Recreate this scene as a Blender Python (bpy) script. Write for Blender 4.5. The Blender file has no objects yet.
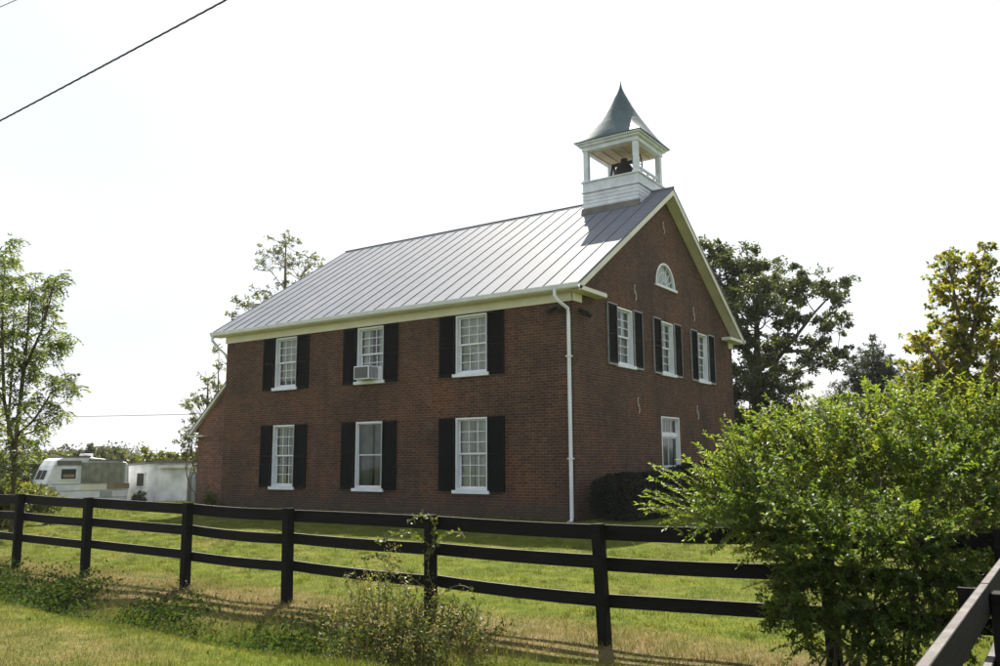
import bpy, bmesh, math, random
import numpy as np
from mathutils import Vector, Matrix
R = math.radians
sc = bpy.context.scene
COL = sc.collection
rng = np.random.default_rng(7)
random.seed(7)

# ------------------------------------------------------------------ camera
CAM = np.array([10.897, -19.450, 1.588])
YAW, PITCH, ROLL, FPX = -0.5982, 0.1502, -0.0051, 839.8
_f = np.array([math.sin(YAW)*math.cos(PITCH), math.cos(YAW)*math.cos(PITCH), math.sin(PITCH)])
_r = np.array([math.cos(YAW), -math.sin(YAW), 0.0])
_u = np.cross(_r, _f)
RT = _r*math.cos(ROLL)+_u*math.sin(ROLL)
UP = _u*math.cos(ROLL)-_r*math.sin(ROLL)
cam = bpy.data.cameras.new('camera'); camo = bpy.data.objects.new('camera', cam); COL.objects.link(camo)
cam.sensor_width = 36; cam.lens = 36*FPX/1000; cam.clip_start = .05; cam.clip_end = 3000
camo.matrix_world = Matrix(((RT[0], UP[0], -_f[0], CAM[0]), (RT[1], UP[1], -_f[1], CAM[1]), (RT[2], UP[2], -_f[2], CAM[2]), (0, 0, 0, 1)))
sc.camera = camo
def at(u, v, d):
    """world point at depth d metres, seen at u,v of the photograph (used to read off real positions)"""
    return CAM + (_f + RT*(u-500)/FPX - UP*(v-333)/FPX)*d

# ------------------------------------------------------------------ sky, sun, exposure
SUN_SHADOW = (0.38, -0.62)                 # ground shadow per metre of height
SUN_ELEV = math.atan(1/math.hypot(*SUN_SHADOW))
SUN_AZ = math.atan2(-SUN_SHADOW[0], -SUN_SHADOW[1])   # compass bearing of the sun (from +Y towards +X)
w = bpy.data.worlds.new('World'); sc.world = w; w.use_nodes = True
nt = w.node_tree; bg = nt.nodes['Background']
sky = nt.nodes.new('ShaderNodeTexSky'); sky.sky_type = 'NISHITA'; sky.sun_disc = False
sky.sun_elevation = SUN_ELEV; sky.sun_rotation = SUN_AZ
sky.dust_density = 4.0; sky.air_density = 1.2; sky.ozone_density = 1.0
tc = nt.nodes.new('ShaderNodeTexCoord'); nz = nt.nodes.new('ShaderNodeTexNoise')
nz.inputs['Scale'].default_value = 2.2; nz.inputs['Detail'].default_value = 6
mp = nt.nodes.new('ShaderNodeMapping'); mp.inputs['Scale'].default_value = (1, 1, 2.5)
nt.links.new(tc.outputs['Generated'], mp.inputs['Vector']); nt.links.new(mp.outputs['Vector'], nz.inputs['Vector'])
rp = nt.nodes.new('ShaderNodeMapRange'); rp.inputs[1].default_value = .3; rp.inputs[2].default_value = .62; rp.inputs[3].default_value = .45; rp.inputs[4].default_value = .85
nt.links.new(nz.outputs['Fac'], rp.inputs[0])
mx = nt.nodes.new('ShaderNodeMix'); mx.data_type = 'RGBA'
nt.links.new(rp.outputs[0], mx.inputs[0]); nt.links.new(sky.outputs[0], mx.inputs[6]); mx.inputs[7].default_value = (7.4, 7.75, 8.3, 1)
nt.links.new(mx.outputs[2], bg.inputs['Color']); bg.inputs['Strength'].default_value = 0.05
sun = bpy.data.lights.new('sun', 'SUN'); suno = bpy.data.objects.new('sun', sun); COL.objects.link(suno)
sun.energy = 5.0; sun.angle = R(.55); sun.color = (1, .93, .82)
_sd = Vector((SUN_SHADOW[0], SUN_SHADOW[1], -1)).normalized()
suno.rotation_euler = _sd.to_track_quat('-Z', 'Y').to_euler(); suno.location = (-20, 25, 40)
vs = sc.view_settings; vs.view_transform = 'Standard'; vs.look = 'None'; vs.gamma = 1; vs.exposure = 1.5; vs.use_curve_mapping = False
cy = sc.cycles
cy.max_bounces = 6; cy.diffuse_bounces = 3; cy.glossy_bounces = 3; cy.transmission_bounces = 4; cy.transparent_max_bounces = 12
cy.use_denoising = True

# ------------------------------------------------------------------ node helpers
def material(name):
    m = bpy.data.materials.new(name); m.use_nodes = True
    return m, m.node_tree, m.node_tree.nodes['Principled BSDF']
def N(t, typ, **kw):
    n = t.nodes.new(typ)
    for k, v in kw.items(): setattr(n, k, v)
    return n
def noise(t, scale, detail=4, coord=None, rough=.55, vec=None):
    n = N(t, 'ShaderNodeTexNoise'); n.inputs['Scale'].default_value = scale; n.inputs['Detail'].default_value = detail; n.inputs['Roughness'].default_value = rough
    if vec is None:
        c = N(t, 'ShaderNodeTexCoord'); vec = c.outputs[coord or 'Object']
    t.links.new(vec, n.inputs['Vector']); return n
def ramp(t, src, stops):
    r = N(t, 'ShaderNodeValToRGB'); e = r.color_ramp.elements
    e[0].position, e[0].color = stops[0][0], (*stops[0][1], 1); e[1].position, e[1].color = stops[-1][0], (*stops[-1][1], 1)
    for p_, c in stops[1:-1]:
        q = e.new(p_); q.color = (*c, 1)
    t.links.new(src, r.inputs[0]); return r
def mixc(t, fac, a, b, mode='MIX'):
    m = N(t, 'ShaderNodeMix', data_type='RGBA', blend_type=mode)
    if isinstance(fac, (int, float)): m.inputs[0].default_value = fac
    else: t.links.new(fac, m.inputs[0])
    for i, v in ((6, a), (7, b)):
        if isinstance(v, tuple): m.inputs[i].default_value = (*v, 1)
        else: t.links.new(v, m.inputs[i])
    return m.outputs[2]
def bump(t, b, h, strength, dist=.02):
    n = N(t, 'ShaderNodeBump'); n.inputs['Strength'].default_value = strength; n.inputs['Distance'].default_value = dist
    t.links.new(h, n.inputs['Height']); t.links.new(n.outputs[0], b.inputs['Normal'])
def plain(name, col, rough=.6, metal=0., var=.25, scale=6., spec=.5, bmp=0., bscale=40.):
    m, t, b = material(name)
    n = noise(t, scale, 5)
    lo = tuple(c*(1-var) for c in col); hi = tuple(min(1, c*(1+var*.6)) for c in col)
    r = ramp(t, n.outputs['Fac'], [(.3, lo), (.7, hi)])
    t.links.new(r.outputs[0], b.inputs['Base Color'])
    b.inputs['Roughness'].default_value = rough; b.inputs['Metallic'].default_value = metal; b.inputs['Specular IOR Level'].default_value = spec
    if bmp: bump(t, b, noise(t, bscale, 4).outputs['Fac'], bmp)
    return m

def brick_mat(name, c1, c2, mortar):
    m, t, b = material(name)
    uv = N(t, 'ShaderNodeUVMap'); uv.uv_map = 'UVMap'
    wob = noise(t, 1.3, 2, vec=uv.outputs[0])
    add = N(t, 'ShaderNodeVectorMath', operation='MULTIPLY_ADD'); add.inputs[1].default_value = (.012, .02, 0)
    t.links.new(wob.outputs['Color'], add.inputs[0]); t.links.new(uv.outputs[0], add.inputs[2])
    br = N(t, 'ShaderNodeTexBrick'); t.links.new(add.outputs[0], br.inputs['Vector'])
    br.inputs['Scale'].default_value = 1; br.inputs['Brick Width'].default_value = .215; br.inputs['Row Height'].default_value = .078
    br.inputs['Mortar Size'].default_value = .0075; br.inputs['Mortar Smooth'].default_value = .3; br.inputs['Bias'].default_value = -.1
    br.inputs['Color1'].default_value = (*c1, 1); br.inputs['Color2'].default_value = (*c2, 1); br.inputs['Mortar'].default_value = (*mortar, 1)
    big = ramp(t, noise(t, .5, 6, vec=uv.outputs[0], rough=.65).outputs['Fac'], [(.28, (.52, .52, .54)), (.5, (1, 1, 1)), (.70, (1.45, 1.18, .95))])
    fm = N(t, 'ShaderNodeMapping'); fm.inputs['Scale'].default_value = (4.2, 12, 1); t.links.new(uv.outputs[0], fm.inputs[0])
    fine = ramp(t, noise(t, 1.4, 2, vec=fm.outputs[0]).outputs['Fac'], [(.3, (.72, .70, .72)), (.5, (1, 1, 1)), (.72, (1.38, 1.25, 1.12))])
    c = mixc(t, 1., br.outputs['Color'], big.outputs[0], 'MULTIPLY'); c = mixc(t, 1., c, fine.outputs[0], 'MULTIPLY')
    st = ramp(t, noise(t, 1.7, 7, vec=uv.outputs[0], rough=.75).outputs['Fac'], [(.55, (0, 0, 0)), (.8, (1, 1, 1))])
    c = mixc(t, mixc(t, .55, (0., 0., 0.), st.outputs[0]), c, (.17, .14, .115))
    # rain streaks and a damp, dirty foot
    sm = N(t, 'ShaderNodeMapping'); sm.inputs['Scale'].default_value = (3.2, .22, 1); t.links.new(uv.outputs[0], sm.inputs[0])
    stk = ramp(t, noise(t, 1.2, 5, vec=sm.outputs[0], rough=.6).outputs['Fac'], [(.5, (1, 1, 1)), (.72, (.72, .71, .70))])
    c = mixc(t, 1., c, stk.outputs[0], 'MULTIPLY')
    sp = N(t, 'ShaderNodeSeparateXYZ'); t.links.new(uv.outputs[0], sp.inputs[0])
    wb = noise(t, 1.5, 4, vec=uv.outputs[0]); wbm = N(t, 'ShaderNodeMath', operation='MULTIPLY_ADD'); t.links.new(wb.outputs['Fac'], wbm.inputs[0]); wbm.inputs[1].default_value = -1.1; t.links.new(sp.outputs['Y'], wbm.inputs[2])
    ft = N(t, 'ShaderNodeMapRange'); ft.inputs[1].default_value = -.45; ft.inputs[2].default_value = .25; ft.inputs[3].default_value = .65; ft.inputs[4].default_value = 0; t.links.new(wbm.outputs[0], ft.inputs[0])
    c = mixc(t, ft.outputs[0], c, (.045, .043, .034))
    t.links.new(c, b.inputs['Base Color']); b.inputs['Roughness'].default_value = .85; b.inputs['Specular IOR Level'].default_value = .25
    inv = N(t, 'ShaderNodeMath', operation='SUBTRACT'); inv.inputs[0].default_value = 1; t.links.new(br.outputs['Fac'], inv.inputs[1])
    bump(t, b, inv.outputs[0], .6, .008)
    return m
M = {}
M['brick'] = brick_mat('red_brick', (.054, .025, .015), (.100, .048, .0255), (.140, .116, .088))
M['old_brick'] = brick_mat('pale_old_brick', (.105, .046, .034), (.175, .085, .060), (.20, .165, .14))
M['white'] = plain('white_paint', (.68, .72, .76), .5, var=.12, scale=3)
M['dirty_white'] = plain('dirty_white_paint', (.66, .66, .61), .6, var=.3, scale=1.2)
M['cream'] = plain('cream_paint', (.66, .645, .53), .55, var=.12, scale=1.5)
M['belfry_paint'] = plain('belfry_paint', (.60, .645, .69), .55, var=.22, scale=3)
M['shutter'] = plain('dark_green_paint', (.0022, .0034, .0036), .6, var=.4, scale=5, spec=.12)
M['shutter_edge'] = plain('pale_grey_edge', (.28, .29, .28), .6, var=.3, scale=5)  # pale grey strips bordering the gable shutters
M['iron'] = plain('black_iron', (.02, .018, .016), .6, metal=.3, var=.4)
M['ridge'] = plain('dark_ridge_metal', (.07, .075, .085), .6, metal=.2, var=.3)
M['tie'] = plain('grey_iron', (.42, .40, .37), .6, var=.3, scale=9)
M['curtain'] = plain('white_curtain', (.62, .64, .60), .9, var=.25, scale=4)
M['drape'] = plain('green_grey_drape', (.20, .23, .20), .9, var=.3, scale=4)
M['inside'] = plain('dark_room', (.03, .028, .025), .9)
M['ceiling_board'] = plain('beige_board', (.52, .43, .33), .7, var=.2, scale=5)
M['acgrey'] = plain('ac_grille', (.10, .105, .105), .5, var=.3, scale=20)
M['galv'] = plain('galvanised_grey', (.24, .26, .275), .55, metal=.15, var=.25, scale=4)
M['bark'] = plain('bark', (.085, .062, .045), .9, var=.45, scale=14, bmp=.5)
M['pale_bark'] = plain('pale_bark', (.17, .14, .11), .9, var=.4, scale=12, bmp=.5)
M['stem'] = plain('weed_stem', (.16, .13, .05), .8, var=.3)
M['cable'] = plain('cable', (.035, .035, .035), .6)
M['rubber'] = plain('rubber', (.02, .02, .02), .8)
M['camper_white'] = plain('camper_paint', (.66, .69, .71), .45, var=.3, scale=1.6)
M['camper_dirty'] = plain('grimy_awning_cloth', (.20, .215, .165), .8, var=.45, scale=2.2)
M['camper_brown'] = plain('brown_stripe', (.25, .17, .09), .6, var=.3, scale=4)
M['camper_grey'] = plain('grey_green_panel', (.33, .36, .34), .6, var=.2)
M['felt'] = plain('roof_felt', (.13, .125, .115), .8, var=.35, scale=3)
M['block'] = plain('whitewashed_block', (.70, .71, .71), .8, var=.35, scale=1.3, bmp=.3, bscale=12)

def metal_roof(name, c1, c2, rough, sc_, spec=.5, metal=.75):
    m, t, b = material(name)
    uv = N(t, 'ShaderNodeTexCoord')
    n = noise(t, sc_, 5); n2 = noise(t, .35, 3)
    r = ramp(t, n.outputs['Fac'], [(.3, c1), (.7, c2)])
    c = mixc(t, .35, r.outputs[0], ramp(t, n2.outputs['Fac'], [(.35, c1), (.65, c2)]).outputs[0])
    t.links.new(c, b.inputs['Base Color']); b.inputs['Metallic'].default_value = metal; b.inputs['Specular IOR Level'].default_value = spec
    rr = N(t, 'ShaderNodeMapRange'); rr.inputs[3].default_value = rough-.06; rr.inputs[4].default_value = rough+.08
    t.links.new(n.outputs['Fac'], rr.inputs[0]); t.links.new(rr.outputs[0], b.inputs['Roughness'])
    bump(t, b, noise(t, 1.7, 3).outputs['Fac'], .12, .03)
    return m
M['roof'] = metal_roof('standing_seam_metal', (.120, .133, .155), (.172, .186, .210), .62, 2.5, metal=.0, spec=.06)
M['spire'] = metal_roof('patina_sheet_metal', (.040, .070, .080), (.080, .118, .126), .6, 2.2, metal=.0, spec=.2)

def glass_mat(name, tint=(.85, .9, .88)):
    m, t, b = material(name); t.nodes.remove(b)
    out = t.nodes['Material Output']
    tr = N(t, 'ShaderNodeBsdfTransparent'); tr.inputs[0].default_value = (*tint, 1)
    gl = N(t, 'ShaderNodeBsdfGlossy'); gl.inputs['Roughness'].default_value = .03
    n = noise(t, 1.6, 2); bp_ = N(t, 'ShaderNodeBump'); bp_.inputs['Strength'].default_value = .25; bp_.inputs['Distance'].default_value = .02
    t.links.new(n.outputs['Fac'], bp_.inputs['Height']); t.links.new(bp_.outputs[0], gl.inputs['Normal'])
    fr = N(t, 'ShaderNodeFresnel'); fr.inputs['IOR'].default_value = 1.6
    mx_ = N(t, 'ShaderNodeMixShader'); t.links.new(fr.outputs[0], mx_.inputs[0]); t.links.new(tr.outputs[0], mx_.inputs[1]); t.links.new(gl.outputs[0], mx_.inputs[2])
    t.links.new(mx_.outputs[0], out.inputs[0]); return m
M['glass'] = glass_mat('window_glass')

def wood_fence():
    m, t, b = material('black_fence_wood')
    uv = N(t, 'ShaderNodeTexCoord')
    mp_ = N(t, 'ShaderNodeMapping'); mp_.inputs['Scale'].default_value = (1.2, 14, 14); t.links.new(uv.outputs['Object'], mp_.inputs[0])
    n = noise(t, 3, 6, vec=mp_.outputs[0], rough=.65)
    r = ramp(t, n.outputs['Fac'], [(.35, (.0025, .0022, .002)), (.62, (.006, .005, .0042)), (.76, (.03, .022, .016))])
    t.links.new(r.outputs[0], b.inputs['Base Color']); b.inputs['Roughness'].default_value = .8; b.inputs['Specular IOR Level'].default_value = .2
    bump(t, b, n.outputs['Fac'], .5, .01); return m
M['fence'] = wood_fence()
M['sun_rim_top'] = plain('sun_rim_wood', (.10, .09, .085), .85, var=.5, scale=9, bmp=.5)  # paler colour on rail tops paints in the sun-caught rim
def wood_worn():
    m, t, b = material('weathered_fence_wood')
    uv = N(t, 'ShaderNodeTexCoord')
    mp_ = N(t, 'ShaderNodeMapping'); mp_.inputs['Scale'].default_value = (18, 1.2, 18); t.links.new(uv.outputs['Object'], mp_.inputs[0])
    n = noise(t, 3, 7, vec=mp_.outputs[0], rough=.7)
    r = ramp(t, n.outputs['Fac'], [(.3, (.005, .0045, .0044)), (.6, (.013, .0115, .011)), (.8, (.036, .032, .030))])
    t.links.new(r.outputs[0], b.inputs['Base Color']); b.inputs['Roughness'].default_value = .8; b.inputs['Specular IOR Level'].default_value = .2
    bump(t, b, n.outputs['Fac'], .7, .01); return m
M['worn'] = wood_worn()

def leaf_mat(name, cols, trans=.45, rough=.5, spec=.35):
    m, t, b = material(name)
    a = N(t, 'ShaderNodeAttribute'); a.attribute_name = 'rnd'
    r = ramp(t, a.outputs['Fac'], [(i/(len(cols)-1), tuple(x_*.74 for x_ in c)) for i, c in enumerate(cols)])
    t.links.new(r.outputs[0], b.inputs['Base Color']); b.inputs['Roughness'].default_value = rough; b.inputs['Specular IOR Level'].default_value = spec
    tr = N(t, 'ShaderNodeBsdfTranslucent')
    tcn = mixc(t, 1., r.outputs[0], (1.5, 1.45, .6), 'MULTIPLY'); t.links.new(tcn, tr.inputs[0])
    ms = N(t, 'ShaderNodeMixShader'); ms.inputs[0].default_value = trans
    t.links.new(b.outputs[0], ms.inputs[1]); t.links.new(tr.outputs[0], ms.inputs[2]); t.links.new(ms.outputs[0], t.nodes['Material Output'].inputs[0])
    return m
M['bush_leaf'] = leaf_mat('bright_bush_leaf', [(.055, .10, .02), (.092, .158, .028), (.15, .215, .038), (.215, .24, .046)], .56, .5, .3)
M['oak_leaf'] = leaf_mat('dull_green_leaf', [(.055, .08, .030), (.085, .11, .04), (.12, .145, .05)], .42)
M['pale_leaf'] = leaf_mat('pale_tree_leaf', [(.09, .12, .045), (.13, .16, .055), (.18, .19, .07)], .5)
M['conifer_leaf'] = leaf_mat('dark_conifer_needle', [(.025, .045, .025), (.04, .065, .032), (.06, .085, .04)], .2)
M['maple_leaf'] = leaf_mat('yellow_green_leaf', [(.09, .14, .025), (.15, .185, .03), (.235, .23, .04), (.34, .275, .05)], .58)
M['walnut_leaf'] = leaf_mat('compound_leaf', [(.08, .125, .035), (.13, .18, .05), (.19, .225, .06)], .55)
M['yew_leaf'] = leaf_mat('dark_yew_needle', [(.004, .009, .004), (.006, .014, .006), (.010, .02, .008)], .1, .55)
M['far_leaf'] = leaf_mat('hazed_far_leaf', [(.045, .062, .036), (.072, .09, .047), (.115, .122, .055), (.10, .115, .078)], .35, .7, .1)  # greyed tones put part of the distance haze into the leaf colour
M['mid_leaf'] = leaf_mat('yellowish_shrub_leaf', [(.09, .12, .03), (.14, .17, .035), (.19, .19, .04)], .4)
M['weed_leaf'] = leaf_mat('weed_leaf', [(.06, .10, .025), (.10, .14, .035), (.17, .18, .05)], .45)
M['weed_flower'] = leaf_mat('dry_seed_head', [(.26, .22, .08), (.34, .30, .12), (.36, .34, .19)], .4)
M['cover_leaf'] = leaf_mat('ditch_weed_leaf', [(.035, .065, .018), (.055, .095, .025), (.085, .13, .035)], .35, .75, .06)

def grass_colors(t):
    """shared colour field of lawn and blades, by world position"""
    g = N(t, 'ShaderNodeNewGeometry'); sep = N(t, 'ShaderNodeSeparateXYZ'); t.links.new(g.outputs['Position'], sep.inputs[0])
    n1 = noise(t, .45, 5, vec=g.outputs['Position'], rough=.6); n2 = noise(t, 2.6, 4, vec=g.outputs['Position'], rough=.7)
    def mr(src, a, b_, c, d):
        k = N(t, 'ShaderNodeMapRange'); k.inputs[1].default_value = a; k.inputs[2].default_value = b_; k.inputs[3].default_value = c; k.inputs[4].default_value = d; t.links.new(src, k.inputs[0]); return k.outputs[0]
    def op(o, a, b_):
        k = N(t, 'ShaderNodeMath', operation=o, use_clamp=True)
        for i, v in ((0, a), (1, b_)):
            if isinstance(v, (int, float)): k.inputs[i].default_value = v
            else: t.links.new(v, k.inputs[i])
        return k.outputs[0]
    yw = N(t, 'ShaderNodeMath', operation='MULTIPLY_ADD'); t.links.new(n1.outputs['Fac'], yw.inputs[0]); yw.inputs[1].default_value = 1.2; t.links.new(sep.outputs['Y'], yw.inputs[2])
    Y = yw.outputs[0]   # y + 1.2*noise (mean +.6)
    band = op('MULTIPLY', mr(Y, -11.9, -11.4, 0, 1), mr(Y, -10.7, -9.8, 1, 0))      # dry bank along the fence
    shoulder = op('MULTIPLY', mr(Y, -13.0, -13.9, 0, .58), mr(sep.outputs['X'], 4.2, 3.0, 0, 1))
    dry = op('MAXIMUM', band, shoulder)
    dry = op('MULTIPLY', dry, mr(n2.outputs['Fac'], .3, .6, .35, 1.1))
    dry = op('MAXIMUM', dry, mr(n1.outputs['Fac'], .5, .75, 0, .6))
    green = ramp(t, n2.outputs['Fac'], [(.25, (.048, .074, .009)), (.5, (.098, .124, .016)), (.75, (.17, .172, .027))])
    straw = ramp(t, n2.outputs['Fac'], [(.3, (.115, .092, .043)), (.7, (.215, .165, .082))])
    return dry, green.outputs[0], straw.outputs[0]
def ground_mat():
    m, t, b = material('grass_ground')
    dry, gc, scol = grass_colors(t)
    c = mixc(t, dry, gc, scol)
    n = noise(t, 38, 4, rough=.7)
    c = mixc(t, 1., c, ramp(t, n.outputs['Fac'], [(.3, (.5, .5, .48)), (.65, (1.1, 1.1, 1.1))]).outputs[0], 'MULTIPLY')
    t.links.new(c, b.inputs['Base Color']); b.inputs['Roughness'].default_value = .95; b.inputs['Specular IOR Level'].default_value = .05
    bump(t, b, n.outputs['Fac'], .8, .05); return m
M['ground'] = ground_mat()
def blade_mat():
    m, t, b = material('grass_blade')
    dry, gc, scol = grass_colors(t)
    a = N(t, 'ShaderNodeAttribute'); a.attribute_name = 'rnd'
    k = N(t, 'ShaderNodeMath', operation='MULTIPLY_ADD', use_clamp=True); t.links.new(a.outputs['Fac'], k.inputs[0]); k.inputs[1].default_value = .5; 
    t.links.new(dry, k.inputs[2])
    k2 = N(t, 'ShaderNodeMath', operation='SUBTRACT', use_clamp=True); t.links.new(k.outputs[0], k2.inputs[0]); k2.inputs[1].default_value = .22
    c = mixc(t, k2.outputs[0], gc, scol)
    t.links.new(c, b.inputs['Base Color']); b.inputs['Roughness'].default_value = .55; b.inputs['Specular IOR Level'].default_value = .25
    tr = N(t, 'ShaderNodeBsdfTranslucent'); t.links.new(mixc(t, 1., c, (1.3, 1.3, .8), 'MULTIPLY'), tr.inputs[0])
    ms = N(t, 'ShaderNodeMixShader'); ms.inputs[0].default_value = .4
    t.links.new(b.outputs[0], ms.inputs[1]); t.links.new(tr.outputs[0], ms.inputs[2]); t.links.new(ms.outputs[0], t.nodes['Material Output'].inputs[0])
    return m
M['blade'] = blade_mat()

# ------------------------------------------------------------------ mesh helpers
def worldloc(o):
    v = Vector((0, 0, 0))
    while o: v += o.location; o = o.parent
    return v
def tag(o, label=None, cat=None, group=None, kind=None):
    for k, v in (('label', label), ('category', cat), ('group', group), ('kind', kind)):
        if v: o[k] = v
    return o
def empty(name, loc, label, cat, group=None):
    o = bpy.data.objects.new(name, None); COL.objects.link(o); o.location = tuple(loc); o.empty_display_size = .3
    return tag(o, label, cat, group)
class MB:
    def __init__(s): s.v = []; s.f = []; s.mi = []; s.cur = 0
    def quad(s, *pts):
        i = len(s.v); s.v += [tuple(p) for p in pts]; s.f.append(tuple(range(i, i+len(pts)))); s.mi.append(s.cur); return s
    def box(s, a, b):
        (x0, y0, z0), (x1, y1, z1) = [(min(p, q), max(p, q))[0:1] and (min(p, q), max(p, q)) for p, q in zip(a, b)] and (tuple(map(min, zip(a, b))), tuple(map(max, zip(a, b))))
        i = len(s.v); s.v += [(x0, y0, z0), (x1, y0, z0), (x1, y1, z0), (x0, y1, z0), (x0, y0, z1), (x1, y0, z1), (x1, y1, z1), (x0, y1, z1)]
        for q in ((0, 3, 2, 1), (4, 5, 6, 7), (0, 1, 5, 4), (1, 2, 6, 5), (2, 3, 7, 6), (3, 0, 4, 7)):
            s.f.append(tuple(i+k for k in q)); s.mi.append(s.cur)
        return s
    def prism(s, poly, off):
        """polygon (list of 3d points, counter-clockwise seen from the -off side... closed both ends) swept by off"""
        n = len(poly); i = len(s.v); off = np.array(off, float)
        s.v += [tuple(p) for p in poly] + [tuple(np.array(p)+off) for p in poly]
        s.f.append(tuple(range(i+n-1, i-1, -1))); s.f.append(tuple(range(i+n, i+2*n)))
        s.mi += [s.cur]*2
        for k in range(n):
            s.f.append((i+k, i+(k+1) % n, i+n+(k+1) % n, i+n+k)); s.mi.append(s.cur)
        return s
    def tube(s, pts, rad, n=6, cap=True):
        pts = [np.array(p, float) for p in pts]; m = len(pts)
        rad = [rad]*m if isinstance(rad, (int, float)) else rad
        i = len(s.v); ref = np.array([.31, .17, .93])
        for k in range(m):
            d = pts[min(k+1, m-1)]-pts[max(k-1, 0)]; d = d/(np.linalg.norm(d)+1e-9)
            if abs(d@ref) > .95: a = np.cross(d, (1, .1, 0))
            else: a = np.cross(d, ref)
            a /= np.linalg.norm(a)+1e-9; b = np.cross(d, a)
            for j in range(n):
                th = 2*math.pi*j/n; s.v.append(tuple(pts[k]+rad[k]*(a*math.cos(th)+b*math.sin(th))))
        for k in range(m-1):
            for j in range(n):
                s.f.append((i+k*n+j, i+k*n+(j+1) % n, i+(k+1)*n+(j+1) % n, i+(k+1)*n+j)); s.mi.append(s.cur)
        if cap:
            s.f.append(tuple(i+j for j in range(n))[::-1]); s.f.append(tuple(i+(m-1)*n+j for j in range(n))); s.mi += [s.cur]*2
        return s
    def lathe(s, c, prof, n=20):
        i = len(s.v); m = len(prof)
        for r_, z in prof:
            for j in range(n):
                th = 2*math.pi*j/n; s.v.append((c[0]+r_*math.cos(th), c[1]+r_*math.sin(th), c[2]+z))
        for k in range(m-1):
            for j in range(n):
                s.f.append((i+k*n+j, i+k*n+(j+1) % n, i+(k+1)*n+(j+1) % n, i+(k+1)*n+j)); s.mi.append(s.cur)
        return s
    def build(s, name, mats, parent=None, origin=None, bevel=0., smooth=False, fix=True):
        me = bpy.data.meshes.new(name)
        org = worldloc(parent) if parent else Vector(origin or (0, 0, 0))
        me.from_pydata([(p[0]-org.x, p[1]-org.y, p[2]-org.z) for p in s.v], [], s.f)
        mats = mats if isinstance(mats, (list, tuple)) else [mats]
        for m in mats: me.materials.append(m)
        me.polygons.foreach_set('material_index', s.mi)
        if fix:
            bm = bmesh.new(); bm.from_mesh(me); bmesh.ops.recalc_face_normals(bm, faces=bm.faces); bm.to_mesh(me); bm.free()
        # uv in metres by dominant normal
        uvl = me.uv_layers.new(name='UVMap')
        for p in me.polygons:
            n = p.normal; ax = max(range(3), key=lambda k: abs(n[k]))
            for li in p.loop_indices:
                c = me.vertices[me.loops[li].vertex_index].co
                X = (c.x+org.x, c.y+org.y, c.z+org.z)
                uvl.data[li].uv = (X[1], X[2]) if ax == 0 else (X[0], X[2]) if ax == 1 else (X[0], X[1])
        if smooth: me.polygons.foreach_set('use_smooth', [True]*len(me.polygons))
        o = bpy.data.objects.new(name, me); COL.objects.link(o)
        if parent: o.parent = parent
        else: o.location = org
        if bevel:
            b = o.modifiers.new('bevel', 'BEVEL'); b.width = bevel; b.segments = 2; b.limit_method = 'ANGLE'
        return o
def npmesh(name, V, F, mat, rnd=None, parent=None, origin=None, smooth=False):
    """V (n,3), F (m,k) numpy"""
    org = np.array(worldloc(parent) if parent else (origin or (0, 0, 0)))
    V = np.asarray(V, np.float32)-org.astype(np.float32); F = np.asarray(F, np.int32); k = F.shape[1]
    me = bpy.data.meshes.new(name)
    me.vertices.add(len(V)); me.vertices.foreach_set('co', V.ravel())
    me.loops.add(F.size); me.loops.foreach_set('vertex_index', F.ravel())
    me.polygons.add(len(F)); me.polygons.foreach_set('loop_start', np.arange(0, F.size, k, dtype=np.int32))
    me.update(calc_edges=True); me.validate()
    if rnd is not None:
        a = me.attributes.new('rnd', 'FLOAT', 'FACE'); a.data.foreach_set('value', np.asarray(rnd, np.float32))
    if smooth: me.polygons.foreach_set('use_smooth', np.ones(len(F), bool))
    me.materials.append(mat)
    o = bpy.data.objects.new(name, me); COL.objects.link(o)
    if parent: o.parent = parent
    else: o.location = tuple(org)
    return o

# ------------------------------------------------------------------ ground
def sstep(a, b, x): t = np.clip((x-a)/(b-a), 0, 1); return t*t*(3-2*t)
def gz(x, y):
    x = np.asarray(x, float); y = np.asarray(y, float)
    z = -.20*sstep(-.2, -5.0, y)-.07*sstep(-5, -10.5, y)
    z = z - .40*np.exp(-((y+12.80+.05*np.sin(x*.9))/.50)**2)*sstep(8.5, 4.5, x)
    z = z + .16*sstep(-14, -19, y)
    z = z - .35*sstep(-16, -27, x)*sstep(-40, 0, y)
    z = z + .018*np.sin(x*1.7+y*.6)*np.cos(y*1.3-x*.4) + .01*np.sin(x*4.1)*np.sin(y*3.7)
    return z
def axis(lo, hi, fa, fb, step, far):
    a = list(np.arange(fa, fb+1e-6, step)); s = step; t = a[-1]
    while t < hi: s = min(s*1.25, far); t += s; a.append(t)
    s = step; t = a[0]
    while t > lo: s = min(s*1.25, far); t -= s; a.insert(0, t)
    return np.array(a)
gx = axis(-480, 320, -16, 13, .22, 40); gy = axis(-90, 480, -19.5, 1, .2, 40)
GX, GY = np.meshgrid(gx, gy, indexing='ij')
V = np.stack([GX, GY, gz(GX, GY)], -1).reshape(-1, 3); ny = len(gy)
i = np.arange(len(gx)-1)[:, None]*ny+np.arange(ny-1)[None, :]
F = np.stack([i, i+ny, i+ny+1, i+1], -1).reshape(-1, 4)
tag(npmesh('ground', V, F, M['ground'], smooth=True), kind='structure')

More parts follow.
